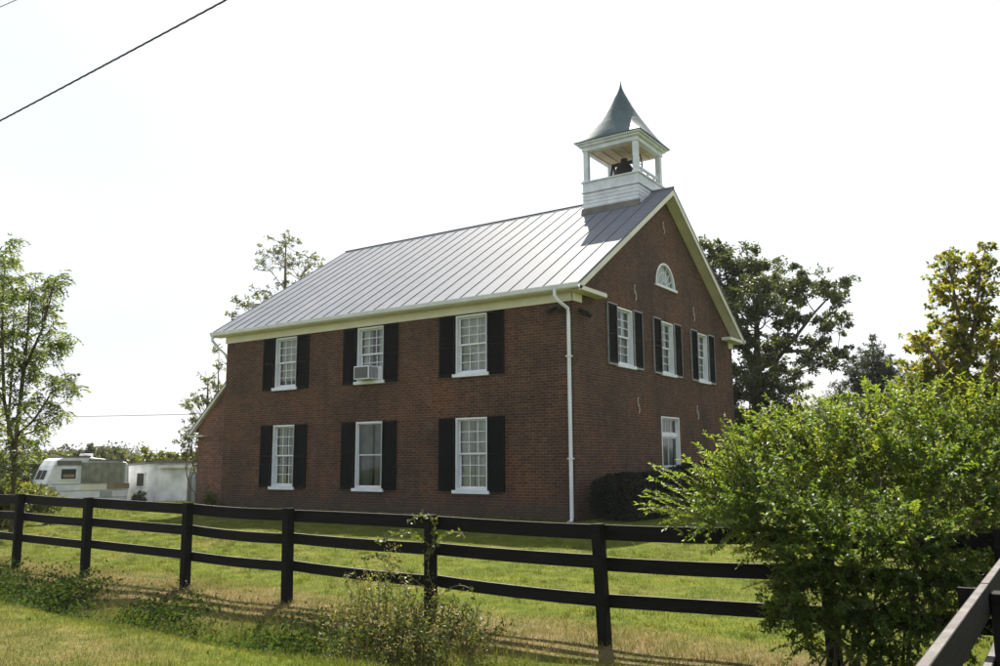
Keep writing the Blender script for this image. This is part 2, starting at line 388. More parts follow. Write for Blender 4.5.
# ------------------------------------------------------------------ schoolhouse
L, W, H = 14.375, 12.656, 6.0
RIDGE, EAVE = 10.60, 6.22         # top of roof at ridge, at eave edge
EO, GO = .36, .42                 # eave and gable overhang
SL = (RIDGE-EAVE)/(W/2+EO)
def roofz(y): return RIDGE-SL*abs(y-W/2)
house = empty('brick_schoolhouse', (-L/2, W/2, 0), 'two storey red brick schoolhouse with grey standing seam metal roof and white belfry', 'building')
def FR(s_, h, o): return (s_, -o, h)            # front wall mapping: along, up, outward
def GB(s_, h, o): return (o, s_, h)             # gable wall mapping
front_open = []; gable_open = []
FX = [(-11.74, -10.66), (-7.88, -6.74), (-3.93, -2.79)]
US, UT, LS, LT = 3.97, 5.79, .65, 2.80
GYW = [(2.59, 3.70), (5.77, 6.83), (8.93, 9.97)]
GUS, GUT = 4.26, 6.07
for a, b in FX: front_open += [(a, b, LS+.1, LT), (a, b, US+.1, UT)]
for a, b in GYW: gable_open.append((a, b, GUS+.1, GUT))
GLO = (5.62, 7.10, .55, 2.95); gable_open.append(GLO)
def wall_cells(mb, mp_, s0, s1, h0, h1, opens, depth=.32):
    ss = sorted({s0, s1, *[o[0] for o in opens], *[o[1] for o in opens]}); hh = sorted({h0, h1, *[o[2] for o in opens], *[o[3] for o in opens]})
    for a, b in zip(ss, ss[1:]):
        for c, d in zip(hh, hh[1:]):
            if any(o[0]-1e-6 < (a+b)/2 < o[1] and o[2] < (c+d)/2 < o[3] for o in opens): continue
            mb.quad(mp_(a, c, 0), mp_(b, c, 0), mp_(b, d, 0), mp_(a, d, 0))
    for a, b, c, d in opens:
        for (p, q) in (((a, c), (b, c)), ((b, c), (b, d)), ((b, d), (a, d)), ((a, d), (a, c))):
            mb.quad(mp_(*p, 0), mp_(*q, 0), mp_(*q, -depth), mp_(*p, -depth))
mb = MB()
WT = 6.2
wall_cells(mb, FR, -L, 0, -.4, WT-.1, front_open)
wall_cells(mb, GB, 0, W, -.4, WT-.1, gable_open)
def rz(y): return roofz(y)-.12
fan_y, fan_z, fan_r = W/2+.03, 7.27, .80
# triangle of the gable above the eaves, with a half-round hole for the fanlight
arc = [(fan_y+fan_r*math.cos(t), fan_z+fan_r*1.0*math.sin(t)) for t in np.linspace(0, math.pi, 17)]
zb = WT-.1
outer_r = [(W, zb), (W, rz(W)), (fan_y, rz(fan_y))]
# right half
pts_r = arc[:9]; pts_l = arc[8:]
mb.quad(GB(0, zb, 0), GB(W, zb, 0), GB(W, fan_z-.0 if False else zb+.12, 0), GB(0, zb+.12, 0))
z0 = zb+.12
def yat(z): return (RIDGE-.12-z)/SL   # half width of gable at z
mb.quad(GB(W/2-yat(z0) if yat(z0) < W/2 else 0, z0, 0), GB(W, z0, 0), GB(W/2+yat(fan_z), fan_z, 0), GB(W/2-yat(fan_z), fan_z, 0))
right = [GB(fan_y+fan_r, fan_z, 0), GB(W/2+yat(fan_z), fan_z, 0)]
def side_poly(half, sgn):
    tgt = [(W/2+sgn*yat(z), z) for z in np.linspace(fan_z, RIDGE-.12, len(half))]
    for k in range(len(half)-1):
        mb.quad(GB(*half[k], 0), GB(*tgt[k], 0), GB(*tgt[k+1], 0), GB(*half[k+1], 0))
side_poly(pts_r, 1); side_poly(pts_l[::-1], -1)
for k in range(16): mb.quad(GB(*arc[k], 0), GB(*arc[k+1], 0), GB(*arc[k+1], -.2), GB(*arc[k], -.2))
# rear and far end
mb.quad((-L, W, -.4), (0, W, -.4), (0, W, WT-.1), (-L, W, WT-.1))
mb.quad((-L, 0, -.4), (-L, W, -.4), (-L, W, zb), (-L, 0, zb))
mb.quad((-L, 0, zb), (-L, W, zb), (-L, W/2, RIDGE-.12))
wall = mb.build('brick_wall', M['brick'], house, fix=False)
bm = bmesh.new(); bm.from_mesh(wall.data); bmesh.ops.remove_doubles(bm, verts=bm.verts, dist=1e-4); bmesh.ops.recalc_face_normals(bm, faces=bm.faces); bm.to_mesh(wall.data); bm.free()

# roof
mb = MB()
x0, x1 = -L-GO, GO
mb.prism([(x0, -EO, EAVE), (x0, W/2, RIDGE), (x0, W+EO, EAVE), (x0, W+EO, EAVE-.05), (x0, W/2, RIDGE-.05), (x0, -EO, EAVE-.05)], (x1-x0, 0, 0))
nS = 27
for k in range(nS+1):
    xs = x0+.015+(x1-x0-.03)*k/nS
    for sg in (-1, 1):
        a = (W/2, RIDGE); b = (W/2+sg*(W/2+EO), EAVE)
        e = .012; hgt = .028
        mb.prism([(xs-e, a[0], a[1]-.005), (xs+e, a[0], a[1]-.005), (xs+e, a[0], a[1]+hgt), (xs-e, a[0], a[1]+hgt)], (0, b[0]-a[0], b[1]-a[1]))
mb.prism([(x0, W/2-.09, RIDGE-.045), (x0, W/2, RIDGE+.045), (x0, W/2+.09, RIDGE-.045)], (x1-x0, 0, 0))
mb.build('metal_roof', M['roof'], house)
mb = MB(); mb.tube([(x0-.02, W/2, RIDGE+.035), (x1+.02, W/2, RIDGE+.035)], .03, 8); mb.build('ridge_roll', M['ridge'], house)
# cornice: soffit, frieze, rake boards, returns
mb = MB()
for sg, yw in ((-1, 0.), (1, W)):
    ye = yw+sg*(EO-.02)
    mb.box((x0+.02, yw+sg*.004, EAVE-.17), (x1-.02, ye, EAVE-.14))            # soffit
    mb.box((x0+.02, ye-sg*.03, EAVE-.139), (x1-.02, ye, EAVE-.055))          # fascia
    mb.box((-L-.04, yw+sg*.002, EAVE-.40), (.04, yw+sg*.05, EAVE-.172))      # frieze board
    # boxed return on the gable
    r0, r1 = (yw+sg*(EO-.02), yw-sg*1.25)
    mb.box((.054, r0, EAVE-.135) if False else (.055, min(r0, r1), EAVE-.175), (GO-.01, max(r0, r1), EAVE-.142) if False else (GO-.005, max(r0, r1), EAVE-.058))
    mb.box((.003, yw+sg*.05 if sg < 0 else yw-.45, EAVE-.40), (.052, yw+.45 if sg < 0 else yw+sg*.05, EAVE-.176))
for sg in (-1, 1):                                                           # raking boards and soffit
    for (xa, xb, d0, d1) in ((.008, GO-.045, .19, .065), (GO-.04, GO-.005, .24, .056)):
        a = (W/2, RIDGE); b = (W/2+sg*(W/2+EO-.04), EAVE+SL*.04)
        mb.prism([(xa, a[0], a[1]-d0), (xb, a[0], a[1]-d0), (xb, a[0], a[1]-d1), (xa, a[0], a[1]-d1)], (0, b[0]-a[0], b[1]-a[1]))
        xa2, xb2 = -L-xb, -L-xa
        mb.prism([(xa2, a[0], a[1]-d0), (xb2, a[0], a[1]-d0), (xb2, a[0], a[1]-d1), (xa2, a[0], a[1]-d1)], (0, b[0]-a[0], b[1]-a[1]))
mb.build('cornice', M['cream'], house, bevel=.006)
# gutters and downspouts
def gutter(yw, sg):
    g = MB(); ye = yw+sg*(EO-.015)
    prof = [(0, .02), (0, -.10), (.05, -.125), (.10, -.09), (.125, .0), (.125, .02), (.11, .02), (.11, -.01), (.09, -.08), (.05, -.105), (.015, -.085), (.015, .02)]
    g.prism([(x0-.01, ye+sg*p[0], EAVE-.03+p[1]) for p in prof], (x1-x0+.02, 0, 0))
    return g.build('gutter', M['white'], house)
gutter(0, -1); gutter(W, 1)
def spout(xg, xw, yw, zb_):
    g = MB()
    g.tube([(xg, -EO-.06, EAVE-.13), (xg, -EO-.06, EAVE-.30), (xg+.06*(1 if xw > xg else -1), -EO+.0, EAVE-.42), (xw, yw-.10, EAVE-.62), (xw, yw-.075, EAVE-.80), (xw, yw-.075, .12), (xw, yw-.10, .02), (xw, yw-.3, -.04)], .05, 8)
    for zz in (1.6, 4.3): g.box((xw-.075, yw-.012, zz), (xw+.075, yw-.14, zz+.035))
    return g.build('downspout', M['white'], house)
spout(-.30, -.085, 0, .1)
g = MB(); g.tube([(-L-.34, -EO-.05, EAVE-.13), (-L-.34, -EO-.05, EAVE-.28), (-L-.30, -EO+.05, EAVE-.42), (-L-.09, -.02, EAVE-.75), (-L-.075, .10, EAVE-.95), (-L-.075, .10, 5.3)], .05, 8); g.build('downspout', M['white'], house)

# windows -------------------------------------------------------------------
def window(mp_, a, b, zb_, zt, cols=3, rows=3, curtain='curtain', sill_w=.08, kind='double', parent=house, cover=((0, 1),), drop=0.):
    """frame in the opening a..b, zb..zt (sill top to head); sash, panes, curtain and sill hang on it"""
    def bx(m, s0, s1, h0, h1, o0, o1):
        P = [mp_(s0, h0, o0), mp_(s1, h1, o1)]; m.box(*P)
    f = MB(); j = .055; e = .004
    bx(f, a+e, a+j, zb_+e, zt-e, -.20, .012); bx(f, b-j, b-e, zb_+e, zt-e, -.20, .012)
    bx(f, a+j+.001, b-j-.001, zt-j, zt-e, -.20, .010); bx(f, a+j+.001, b-j-.001, zb_+e, zb_+.045, -.20, .0)
    fr = f.build('window', M['white'], parent, bevel=.004)
    i0, i1, k0, k1 = a+j+.004, b-j-.004, zb_+.05, zt-j-.004
    s_ = MB(); gl = MB()
    def sash(h0, h1, o, c, r, st=.05):
        bx(s_, i0, i0+st, h0, h1, o-.035, o); bx(s_, i1-st, i1, h0, h1, o-.035, o)
        bx(s_, i0+st+.001, i1-st-.001, h0, h0+st, o-.034, o-.001); bx(s_, i0+st+.001, i1-st-.001, h1-st*.8, h1, o-.034, o-.001)
        for q in range(1, c):
            x_ = i0+st+(i1-i0-2*st)*q/c; bx(s_, x_-.011, x_+.011, h0+st+.001, h1-st*.8-.001, o-.030, o-.004)
        for q in range(1, r):
            z_ = h0+st+(h1-h0-1.8*st)*q/r; bx(s_, i0+st+.002, i1-st-.002, z_-.010, z_+.010, o-.028, o-.006)
        gl.quad(mp_(i0+.01, h0+.01, o-.018), mp_(i1-.01, h0+.01, o-.018), mp_(i1-.01, h1-.01, o-.018), mp_(i0+.01, h1-.01, o-.018))
    mid = (k0+k1)/2
    if kind == 'double':
        sash(mid-.02, k1, -.09, cols, rows); sash(k0, mid+.02, -.13, cols, rows)
    elif kind == 'storm':
        sash(mid-.02, k1, -.05, 1, 1, .03); sash(k0, mid+.02, -.075, 1, 1, .03)
    else:
        t1 = k1-(k1-k0)*.23
        sash(t1+.04, k1, -.09, 3, 1); bx(f, 0, 0, 0, 0, 0, 0)
        bx(s_, i0, i1, t1-.06, t1+.035, -.15, -.05)
        sash(k0+(t1-k0)*.42, t1-.065, -.09, 2, 1); sash(k0, k0+(t1-k0)*.42-.005, -.12, 2, 1)
    s_.build('sash', M['white'], fr)
    gl.build('pane', M['glass'], fr, fix=False)
    # curtain with soft folds
    for (ca, cb) in cover:
        nn = max(12, int(60*(cb-ca))); V = []; ph = rng.uniform(0, 6)
        for q in range(nn+1):
            t_ = ca+(cb-ca)*q/nn; s1 = i0+(i1-i0)*t_; o = -.235-.024*math.sin(t_*math.pi*17+ph)-.014*math.sin(t_*41+a)
            V += [mp_(s1, k0+drop*(k1-k0), o+.004*math.sin(q)), mp_(s1, k1, o*.98)]
        F = [(2*q, 2*q+2, 2*q+3, 2*q+1) for q in range(nn)]
        npmesh('curtain' if not drop else 'blind', np.array(V), np.array(F), M[curtain], parent=fr)
    sl = MB(); bx(sl, a-sill_w, b+sill_w, zb_-.10, zb_-.002, -.10, .085); sl.build('sill', M['white'], fr, bevel=.006)
    return fr
def shutter(mp_, s0, s1, h0, h1, edge=None):
    m = MB(); t0, t1 = .018, .058; st = .055
    def bx(a, b, c, d, o0, o1): m.box(mp_(a, c, o0), mp_(b, d, o1))
    bx(s0, s0+st, h0, h1, t0, t1); bx(s1-st, s1, h0, h1, t0, t1)
    mids = [h0, h0+(h1-h0)*.5-st*.5, h1-st]
    for z_ in mids: bx(s0+st+.001, s1-st-.001, z_, z_+st*(1.6 if z_ == h0 else 1), t0+.001, t1-.001)
    for z0_, z1_ in ((h0+st*1.6, mids[1]), (mids[1]+st, h1-st)):
        n = int((z1_-z0_)/.045)
        for q in range(n):
            zz = z0_+(z1_-z0_)*(q+.5)/n; hh = .020
            P = [(zz-hh, t1-.006), (zz-hh+.008, t1-.002), (zz+hh, t0+.008), (zz+hh-.008, t0+.004)]
            m.prism([mp_(s0+st+.002, z_, o_) for z_, o_ in P], tuple(np.array(mp_(s1-st-.002, 0, 0))-np.array(mp_(s0+st+.002, 0, 0))))
        bx(s0+st+.002, s1-st-.002, z0_, z1_, t0-.002, t0+.003)
    o = m.build('shutter', M['shutter'], house)
    if edge:
        e = MB(); q = .012
        def ex(a, b, c, d, o0, o1): e.box(mp_(a, c, o0), mp_(b, d, o1))
        ex(s0-q, s0-.001, h0-q, h1+q, t0, t1+.014); ex(s1+.001, s1+q, h0-q, h1+q, t0, t1+.014); ex(s0, s1, h0-.05, h0-.001, t0, t1+.013); ex(s0, s1, h1+.001, h1+.035, t0, t1+.013)
        e.build('edge_strip', M['shutter_edge'], o)
    return o
UPC = [((0, 1),), ((0, .36), (.66, 1)), ((0, .97),)]; LOC = [((0, .4), (.52, 1)), ((0, .47), (.53, 1)), ((0, .46), (.5, 1))]
for k, (a, b) in enumerate(FX):
    window(FR, a, b, US+.1, UT, 3, 3, 'curtain', cover=UPC[k], drop=.0 if k else .12)
    window(FR, a, b, LS+.1, LT, 3, 3, 'drape' if k == 1 else 'curtain', kind='storm' if k == 1 else 'double', cover=LOC[k])
    for z0_, z1_ in ((US+.02, UT+.02), (LS+.06, LT+.0)):
        shutter(FR, a-.585, a-.012, z0_, z1_); shutter(FR, b+.012, b+.585, z0_, z1_)
for a, b in GYW:
    window(GB, a, b, GUS+.1, GUT, 2, 3, 'curtain', cover=((0, .42), (.8, 1))); shutter(GB, a-.60, a-.03, GUS+.08, GUT, True); shutter(GB, b+.03, b+.60, GUS+.08, GUT, True)
window(GB, *GLO[:2], GLO[2], GLO[3], kind='transom', curtain='drape')
# fanlight
f = MB(); n_ = 24; th = np.linspace(0, math.pi, n_+1)
for k in range(n_):
    A, B = th[k], th[k+1]
    def pt(r_, t_, o): return GB(fan_y+r_*math.cos(t_), fan_z+r_*math.sin(t_), o)
    f.prism([pt(.80-.07, A, -.12), pt(.798, A, -.12), pt(.798, B, -.12), pt(.80-.07, B, -.12)], (.132, 0, 0))
f.box(GB(fan_y-.88, fan_z-.085, -.1), GB(fan_y+.88, fan_z-.002, .06))
fl = f.build('fanlight', M['white'], house)
s_ = MB()
for t_ in np.linspace(0, math.pi, 9)[1:-1]:
    s_.tube([GB(fan_y+.2*math.cos(t_), fan_z+.2*math.sin(t_), -.07), GB(fan_y+.73*math.cos(t_), fan_z+.73*math.sin(t_), -.07)], .016, 5)
for r_ in (.2, .48): s_.tube([GB(fan_y+r_*math.cos(t_), fan_z+r_*math.sin(t_), -.07) for t_ in np.linspace(0, math.pi, 20)], .016, 5)
s_.build('sash', M['white'], fl)
g = MB(); g.quad(*[GB(fan_y+.75*math.cos(t_), fan_z+.75*math.sin(t_), -.075) for t_ in th]); g.build('pane', M['glass'], fl, fix=False)
g = MB(); g.quad(*[GB(fan_y+.79*math.cos(t_), fan_z+.79*math.sin(t_), -.15) for t_ in th]); g.build('blind', M['curtain'], fl, fix=False)
# iron S wall ties
def tie(mp_, s0, h0, hgt=.50):
    m = MB(); P = []
    for t_ in np.linspace(-1, 1, 25):
        P.append(mp_(s0+.062*math.sin(t_*math.pi)*(-1), h0+hgt*.5*t_+.0, .03))
    P = [mp_(s0+.03, h0-hgt*.5+.05, .03)]+P+[mp_(s0-.03, h0+hgt*.5-.05, .03)]
    m.tube(P, .018, 6); m.box(mp_(s0-.035, h0-.035, .004), mp_(s0+.035, h0+.035, .04))
    m.build('wall_tie', M['tie'], house)
for y_ in (3.92, 8.74):
    for z_ in (6.68, 3.2): tie(GB, y_, z_)
tie(GB, W/2-.02, 9.28, .42); 
# flood lights under the eaves
def flood(mp_, s0, h0):
    m = MB(); m.box(mp_(s0-.06, h0-.06, .003), mp_(s0+.06, h0+.06, .05))
    for sg in (-1, 1):
        c = np.array(mp_(s0+sg*.12, h0-.05, .14)); e = np.array(mp_(s0+sg*.20, h0-.15, .26)); o = np.array(mp_(s0+sg*.04, h0, .05))
        m.tube([o, c, e], [.025, .06, .095], 10)
    m.build('flood_light', M['iron'], house)
flood(GB, .42, 5.62); flood(FR, -.42, 5.68)

# lean-to on the far end
XA, XB = -L-.002, -17.05
mb = MB()
zt0, zt1 = 5.42, 3.08
yl0, yl1 = .9, 8.5
mb.quad((XB, yl0, -.4), (XA, yl0, -.4), (XA, yl0, zt0-.12), (XB, yl0, zt1-.12))
mb.quad((XB, yl0, -.4), (XB, yl1, -.4), (XB, yl1, zt1-.12), (XB, yl0, zt1-.12))
mb.quad((XB, yl1, -.4), (XA, yl1, -.4), (XA, yl1, zt0-.12), (XB, yl1, zt1-.12))
lt = mb.build('lean_to', M['old_brick'], house)
mb = MB(); sl2 = (zt0-zt1)/(XA-XB); xe = XB-.38; ze = zt1-.38*sl2
mb.prism([(XA, yl0-.16, zt0), (xe, yl0-.16, ze), (xe, yl0-.16, ze-.04), (XA, yl0-.16, zt0-.04)], (0, yl1-yl0+.32, 0)); mb.build('lean_to_roof', M['roof'], lt)
mb = MB()
mb.prism([(XA, yl0-.15, zt0-.042), (xe+.01, yl0-.15, ze-.042), (xe+.01, yl0-.15, ze-.17), (XA, yl0-.15, zt0-.17)], (0, .148, 0))
mb.box((xe-.02, yl0-.22, ze-.22), (XB+.55, yl0-.002, ze-.175)); mb.build('rake_board', M['dirty_white'], lt)

# belfry ---------------------------------------------------------------------
BX, BY, HB = -1.42, W/2, 1.03
ZB0, ZBAND, ZSILL, ZC, ZTIP = 9.4, 10.66, 11.07, 12.47, 14.80
mb = MB()
zc_ = ZB0; k = 0
while zc_ < ZBAND-.01:                       # clapboards
    z1_ = min(zc_+.125, ZBAND)
    h0_, h1_ = HB+.018, HB+.002
    P0 = [(BX-h0_, BY-h0_, zc_), (BX+h0_, BY-h0_, zc_), (BX+h0_, BY+h0_, zc_), (BX-h0_, BY+h0_, zc_)]
    P1 = [(BX-h1_, BY-h1_, z1_), (BX+h1_, BY-h1_, z1_), (BX+h1_, BY+h1_, z1_), (BX-h1_, BY+h1_, z1_)]
    for q in range(4): mb.quad(P0[q], P0[(q+1) % 4], P1[(q+1) % 4], P1[q])
    mb.quad(*P0); mb.quad(*P1); zc_ = z1_
belfry = mb.build('belfry', M['belfry_paint'], house)
def ring(m, h, z0_, z1_): m.box((BX-h, BY-h, z0_), (BX+h, BY+h, z1_))
mb = MB(); ring(mb, HB+.05, ZBAND+.002, ZBAND+.035); ring(mb, HB+.012, ZBAND+.037, ZSILL-.042); ring(mb, HB+.06, ZSILL-.04, ZSILL)
mb.build('parapet', M['belfry_paint'], belfry)
mb = MB(); ring(mb, HB-.05, ZSILL+.003, ZSILL+.02); mb.build('belfry_floor', M['felt'], belfry)
cw = .085
for sx in (-1, 1):
    for sy in (-1, 1):
        m = MB(); c = (BX+sx*(HB-.10), BY+sy*(HB-.10))
        m.box((c[0]-cw, c[1]-cw, ZSILL+.002), (c[0]+cw, c[1]+cw, ZC-.30)); m.box((c[0]-cw-.02, c[1]-cw-.02, ZSILL+.001), (c[0]+cw+.02, c[1]+cw+.02, ZSILL+.08))
        m.build('post', M['belfry_paint'], belfry, bevel=.006)
mb = MB()
for h, z0_, z1_ in ((HB+.02, ZC-.298, ZC-.15), (HB+.11, ZC-.148, ZC-.07), (HB+.19, ZC-.068, ZC-.012)): ring(mb, h, z0_, z1_)
# hollow look: ceiling board under the entablature
mb.build('entablature', M['belfry_paint'], belfry, bevel=.008)
mb = MB(); ring(mb, HB-.2, ZC-.33, ZC-.30)
for k in range(5): mb.box((BX-HB+.22+k*.36, BY-HB+.2, ZC-.37), (BX-HB+.27+k*.36, BY+HB-.2, ZC-.331))
mb.build('ceiling', M['ceiling_board'], belfry)
mb = MB()                                     # low rail on the gable side
mb.box((BX+HB-.13, BY-HB+.2, ZSILL+.22), (BX+HB-.07, BY+HB-.2, ZSILL+.29))
for k in range(3): mb.box((BX+HB-.12, BY-.55+k*.5, ZSILL+.003), (BX+HB-.08, BY-.47+k*.5, ZSILL+.219))
mb.build('rail', M['belfry_paint'], belfry)
# flared spire
prof = [(1, 0), (.80, .085), (.63, .19), (.48, .31), (.405, .385), (.33, .47), (.24, .60), (.12, .78), (.05, .89), (.0, 1.)]
mb = MB(); HC = HB+.235; hs = ZTIP-ZC
dens = []
for (w0, t0), (w1, t1) in zip(prof, prof[1:]):
    for q in range(3): dens.append((w0+(w1-w0)*q/3, t0+(t1-t0)*q/3))
dens.append((.012, 1.))
prof2 = []
ws = np.array([p_[0] for p_ in dens]); ts = np.array([p_[1] for p_ in dens])
kern = np.array([.25, .5, .25])
for _ in range(2): ws[1:-1] = np.convolve(ws, kern, 'valid')
rings = []
NS_ = 14
for w_, t_ in zip(ws, ts):
    z_ = ZC+hs*t_; wm = max(w_, w_+(1-1.035*t_-w_)*(1.0-.6*min(t_, .8))); rg_ = []
    for q in range(4):
        for j in range(NS_):
            s2 = -1+2*j/NS_; ww = w_+(wm-w_)*(1-abs(s2)**2.4)
            hc_, hm_ = max(HC*w_, .012), max(HC*ww, .012)
            x_, y_ = s2*hc_, -hm_
            for _ in range(q): x_, y_ = -y_, x_
            rg_.append((BX+x_, BY+y_, z_))
    rings.append(rg_)
nr_ = 4*NS_
for A, B in zip(rings, rings[1:]):
    for q in range(nr_): mb.quad(A[q], A[(q+1) % nr_], B[(q+1) % nr_], B[q])
mb.quad(*rings[-1])
h = HC; mb.box((BX-h, BY-h, ZC-.01), (BX+h, BY+h, ZC-.002))
mb.build('spire', M['spire'], belfry)
mb = MB(); mb.tube([(BX, BY, ZTIP-.05), (BX, BY, ZTIP+.12)], [.025, .006], 8); mb.build('finial', M['spire'], belfry)
# flashing at the foot of the belfry
for sg in (-1, 1):
    mb = MB()
    mb.prism([(BX-HB-.06, BY+sg*(HB+.10), roofz(BY-HB-.10)+.012), (BX-HB-.06, BY+sg*(HB+.022), roofz(BY-HB-.02)+.012), (BX-HB-.06, BY+sg*(HB+.022), roofz(BY-HB-.02)+.20), (BX-HB-.06, BY+sg*(HB+.032), roofz(BY-HB-.02)+.20)], (2*HB+.12, 0, 0))
    mb.build('flashing', M['felt'], belfry)

# bell in the belfry
bell = empty('bell', (BX+.05, BY, ZSILL+.02), 'dark cast iron bell with yoke and wheel hanging in the open belfry', 'bell')
zb_ = ZSILL+.02; bx_ = BX+.05
mb = MB(); mb.lathe((bx_, BY, zb_+.14), [(.50, 0), (.475, .06), (.37, .20), (.295, .40), (.25, .50), (.17, .58), (.0, .60)], 22); mb.build('bell_body', M['iron'], bell, smooth=True)
mb = MB(); mb.box((bx_-.46, BY-.05, zb_+.70), (bx_+.46, BY+.05, zb_+.80)); mb.box((bx_-.1, BY-.07, zb_+.80), (bx_+.1, BY+.07, zb_+.92)); mb.build('yoke', M['iron'], bell)
for sg in (-1, 1):
    mb = MB()
    for q in (-1, 1): mb.tube([(bx_+sg*.42, BY+q*.33, zb_), (bx_+sg*.42, BY+q*.04, zb_+.74)], .04, 6)
    mb.tube([(bx_+sg*.42, BY-.36, zb_+.03), (bx_+sg*.42, BY+.36, zb_+.03)], .03, 6); mb.build('stand', M['iron'], bell)
mb = MB(); mb.tube([(bx_+.50, BY+.40*math.cos(t_), zb_+.70+.40*math.sin(t_)) for t_ in np.linspace(0, 2*math.pi, 25)], .022, 6)
for q in range(3): mb.tube([(bx_+.50, BY+.4*math.cos(q*1.047), zb_+.70+.4*math.sin(q*1.047)), (bx_+.50, BY-.4*math.cos(q*1.047), zb_+.70-.4*math.sin(q*1.047))], .014, 5)
mb.build('wheel', M['iron'], bell)

# air conditioner in the upper middle window
ac = empty('air_conditioner', (-7.33, -.2, US+.1), 'white window air conditioner with dark grille in the upper middle window', 'air conditioner')
mb = MB(); mb.box((-7.62, .08, US+.12), (-6.98, -.42, US+.54)); mb.build('casing', M['white'], ac, bevel=.012)
mb = MB(); mb.box((-7.58, -.422, US+.155), (-7.02, -.428, US+.505))
for q in range(9): mb.box((-7.57, -.429, US+.17+q*.037), (-7.03, -.436, US+.18+q*.037))
mb.build('grille', M['acgrey'], ac)
mb = MB()
for q in range(7): mb.box((-6.979, -.39+q*.055, US+.16), (-6.972, -.365+q*.055, US+.50))
mb.build('side_louvre', M['acgrey'], ac)
for xa_, xb_ in ((FX[1][0]+.06, -7.63), (-6.97, FX[1][1]-.06)):
    mb = MB(); mb.box((xa_, -.03, US+.12), (xb_, .02, US+.54)); mb.build('filler_panel', M['white'], ac)

# ------------------------------------------------------------------ fences
FY = lambda x: -11.52 + .008*(x-2)
fence = empty('board_fence', (2.2, FY(2.2), -.28), 'long black three board fence running across the lawn in front of the brick house', 'fence')
PX = [-7.3, -4.95, -2.75, -.12, 2.05, 4.48, 6.74, 8.98, 10.32]
LEAN = [0, .02, .03, .03, .035, .02, .045, .03, .0]
TOPS = [1.06, 1.03, 1.01, .985, .965, .95, .93, .985, 1.02]
def post_mesh():
    m = MB(); m.box((-.056, -.06, -.35), (.056, .06, 1.21)); return m.build('post', M['fence'], None, bevel=.008)
p0 = None
for k, x in enumerate(PX):
    if p0 is None: o = p0 = post_mesh()
    else: o = p0.copy(); COL.objects.link(o)
    o.parent = fence; zg = float(gz(x, FY(x)))
    s_ = (TOPS[k]-zg)/1.21
    o.location = Vector((x, FY(x), zg))-Vector(fence.location); o.rotation_euler = (R(random.uniform(-.8, .8)), -LEAN[k]*1.0, R(random.uniform(-2, 2))); o.scale = (1, 1, s_)
# main rails: three boards per bay on the road side of the posts
RH = [(-.02, .155), (-.34, .138), (-.705, .132)]
for k in range(len(PX)-1):
    xa, xb = PX[k], PX[k+1]
    for j, (dz, hh) in enumerate(RH):
        m = MB(); za = TOPS[k]+dz+random.uniform(-.014, .014); zb2 = TOPS[k+1]+dz+random.uniform(-.014, .014); off = .095+.0*j
        la = LEAN[k]*(za+.28); lb = LEAN[k+1]*(zb2+.28)
        n = 6; ya = FY(xa)+.068; yb = FY(xb)+.068
        sag = random.uniform(-.004, .024)
        top = [(xa+.004-la+(xb-xa-.008+la-lb)*t_, ya+(yb-ya)*t_, za+(zb2-za)*t_-sag*4*t_*(1-t_)) for t_ in np.linspace(0, 1, n+1)]
        top = [(p_[0], p_[1], p_[2]) for p_ in top]
        for q in range(n):
            a, b = top[q], top[q+1]
            m.cur = 1; m.quad(a, b, (b[0], b[1]+.03, b[2]), (a[0], a[1]+.03, a[2])); m.cur = 0  # top face carries the painted sun rim
            m.quad((a[0], a[1], a[2]-hh), (b[0], b[1], b[2]-hh), b, a)
            m.quad((a[0], a[1]+.03, a[2]-hh), (a[0], a[1]+.03, a[2]), (b[0], b[1]+.03, b[2]), (b[0], b[1]+.03, b[2]-hh))
            m.quad((a[0], a[1], a[2]-hh), (a[0], a[1]+.03, a[2]-hh), (b[0], b[1]+.03, b[2]-hh), (b[0], b[1], b[2]-hh))
        for e_ in (top[0], top[-1]): m.quad(e_, (e_[0], e_[1]+.03, e_[2]), (e_[0], e_[1]+.03, e_[2]-hh), (e_[0], e_[1], e_[2]-hh))
        m.build('rail', [M['fence'], M['sun_rim_top']], fence)
# weathered side fence close to the camera
side = empty('side_fence', (10.40, -14.2, -.3), 'weathered grey plank fence running up close to the viewer at the right edge', 'fence')
FXS = 10.41
for y_ in (-11.75, -14.18, -16.65):
    m = MB(); zt = .885; m.box((FXS+.034, y_-.07, -.7), (FXS+.165, y_+.07, zt)); m.build('post', M['fence'], side, bevel=.008)
for a, b in ((-11.7, -14.16), (-14.18, -16.63)):
    for zt in (.925, .55, .18):
        m = MB(); m.box((FXS-.012, b+.004, zt-.155), (FXS+.030, a-.004, zt-.001)); m.cur = 1; m.quad((FXS-.008, b+.006, zt), (FXS+.026, b+.006, zt), (FXS+.026, a-.006, zt), (FXS-.008, a-.006, zt)); m.build('rail', [M['worn'], M['sun_rim_top']], side)
for zt in (.90, .52, .15):
    m = MB(); m.box((FXS+.17, -14.15, zt-.15), (FXS+2.4, -14.12, zt)); m.build('rail', M['worn'], side, bevel=.005)
m = MB(); m.box((FXS-.13, -14.11, .74), (FXS-.016, -14.07, .885)); m.build('rail', M['fence'], side)
m = MB(); m.box((FXS+2.3, -14.10, -.6), (FXS+2.43, -13.97, .92)); m.build('post', M['fence'], side)

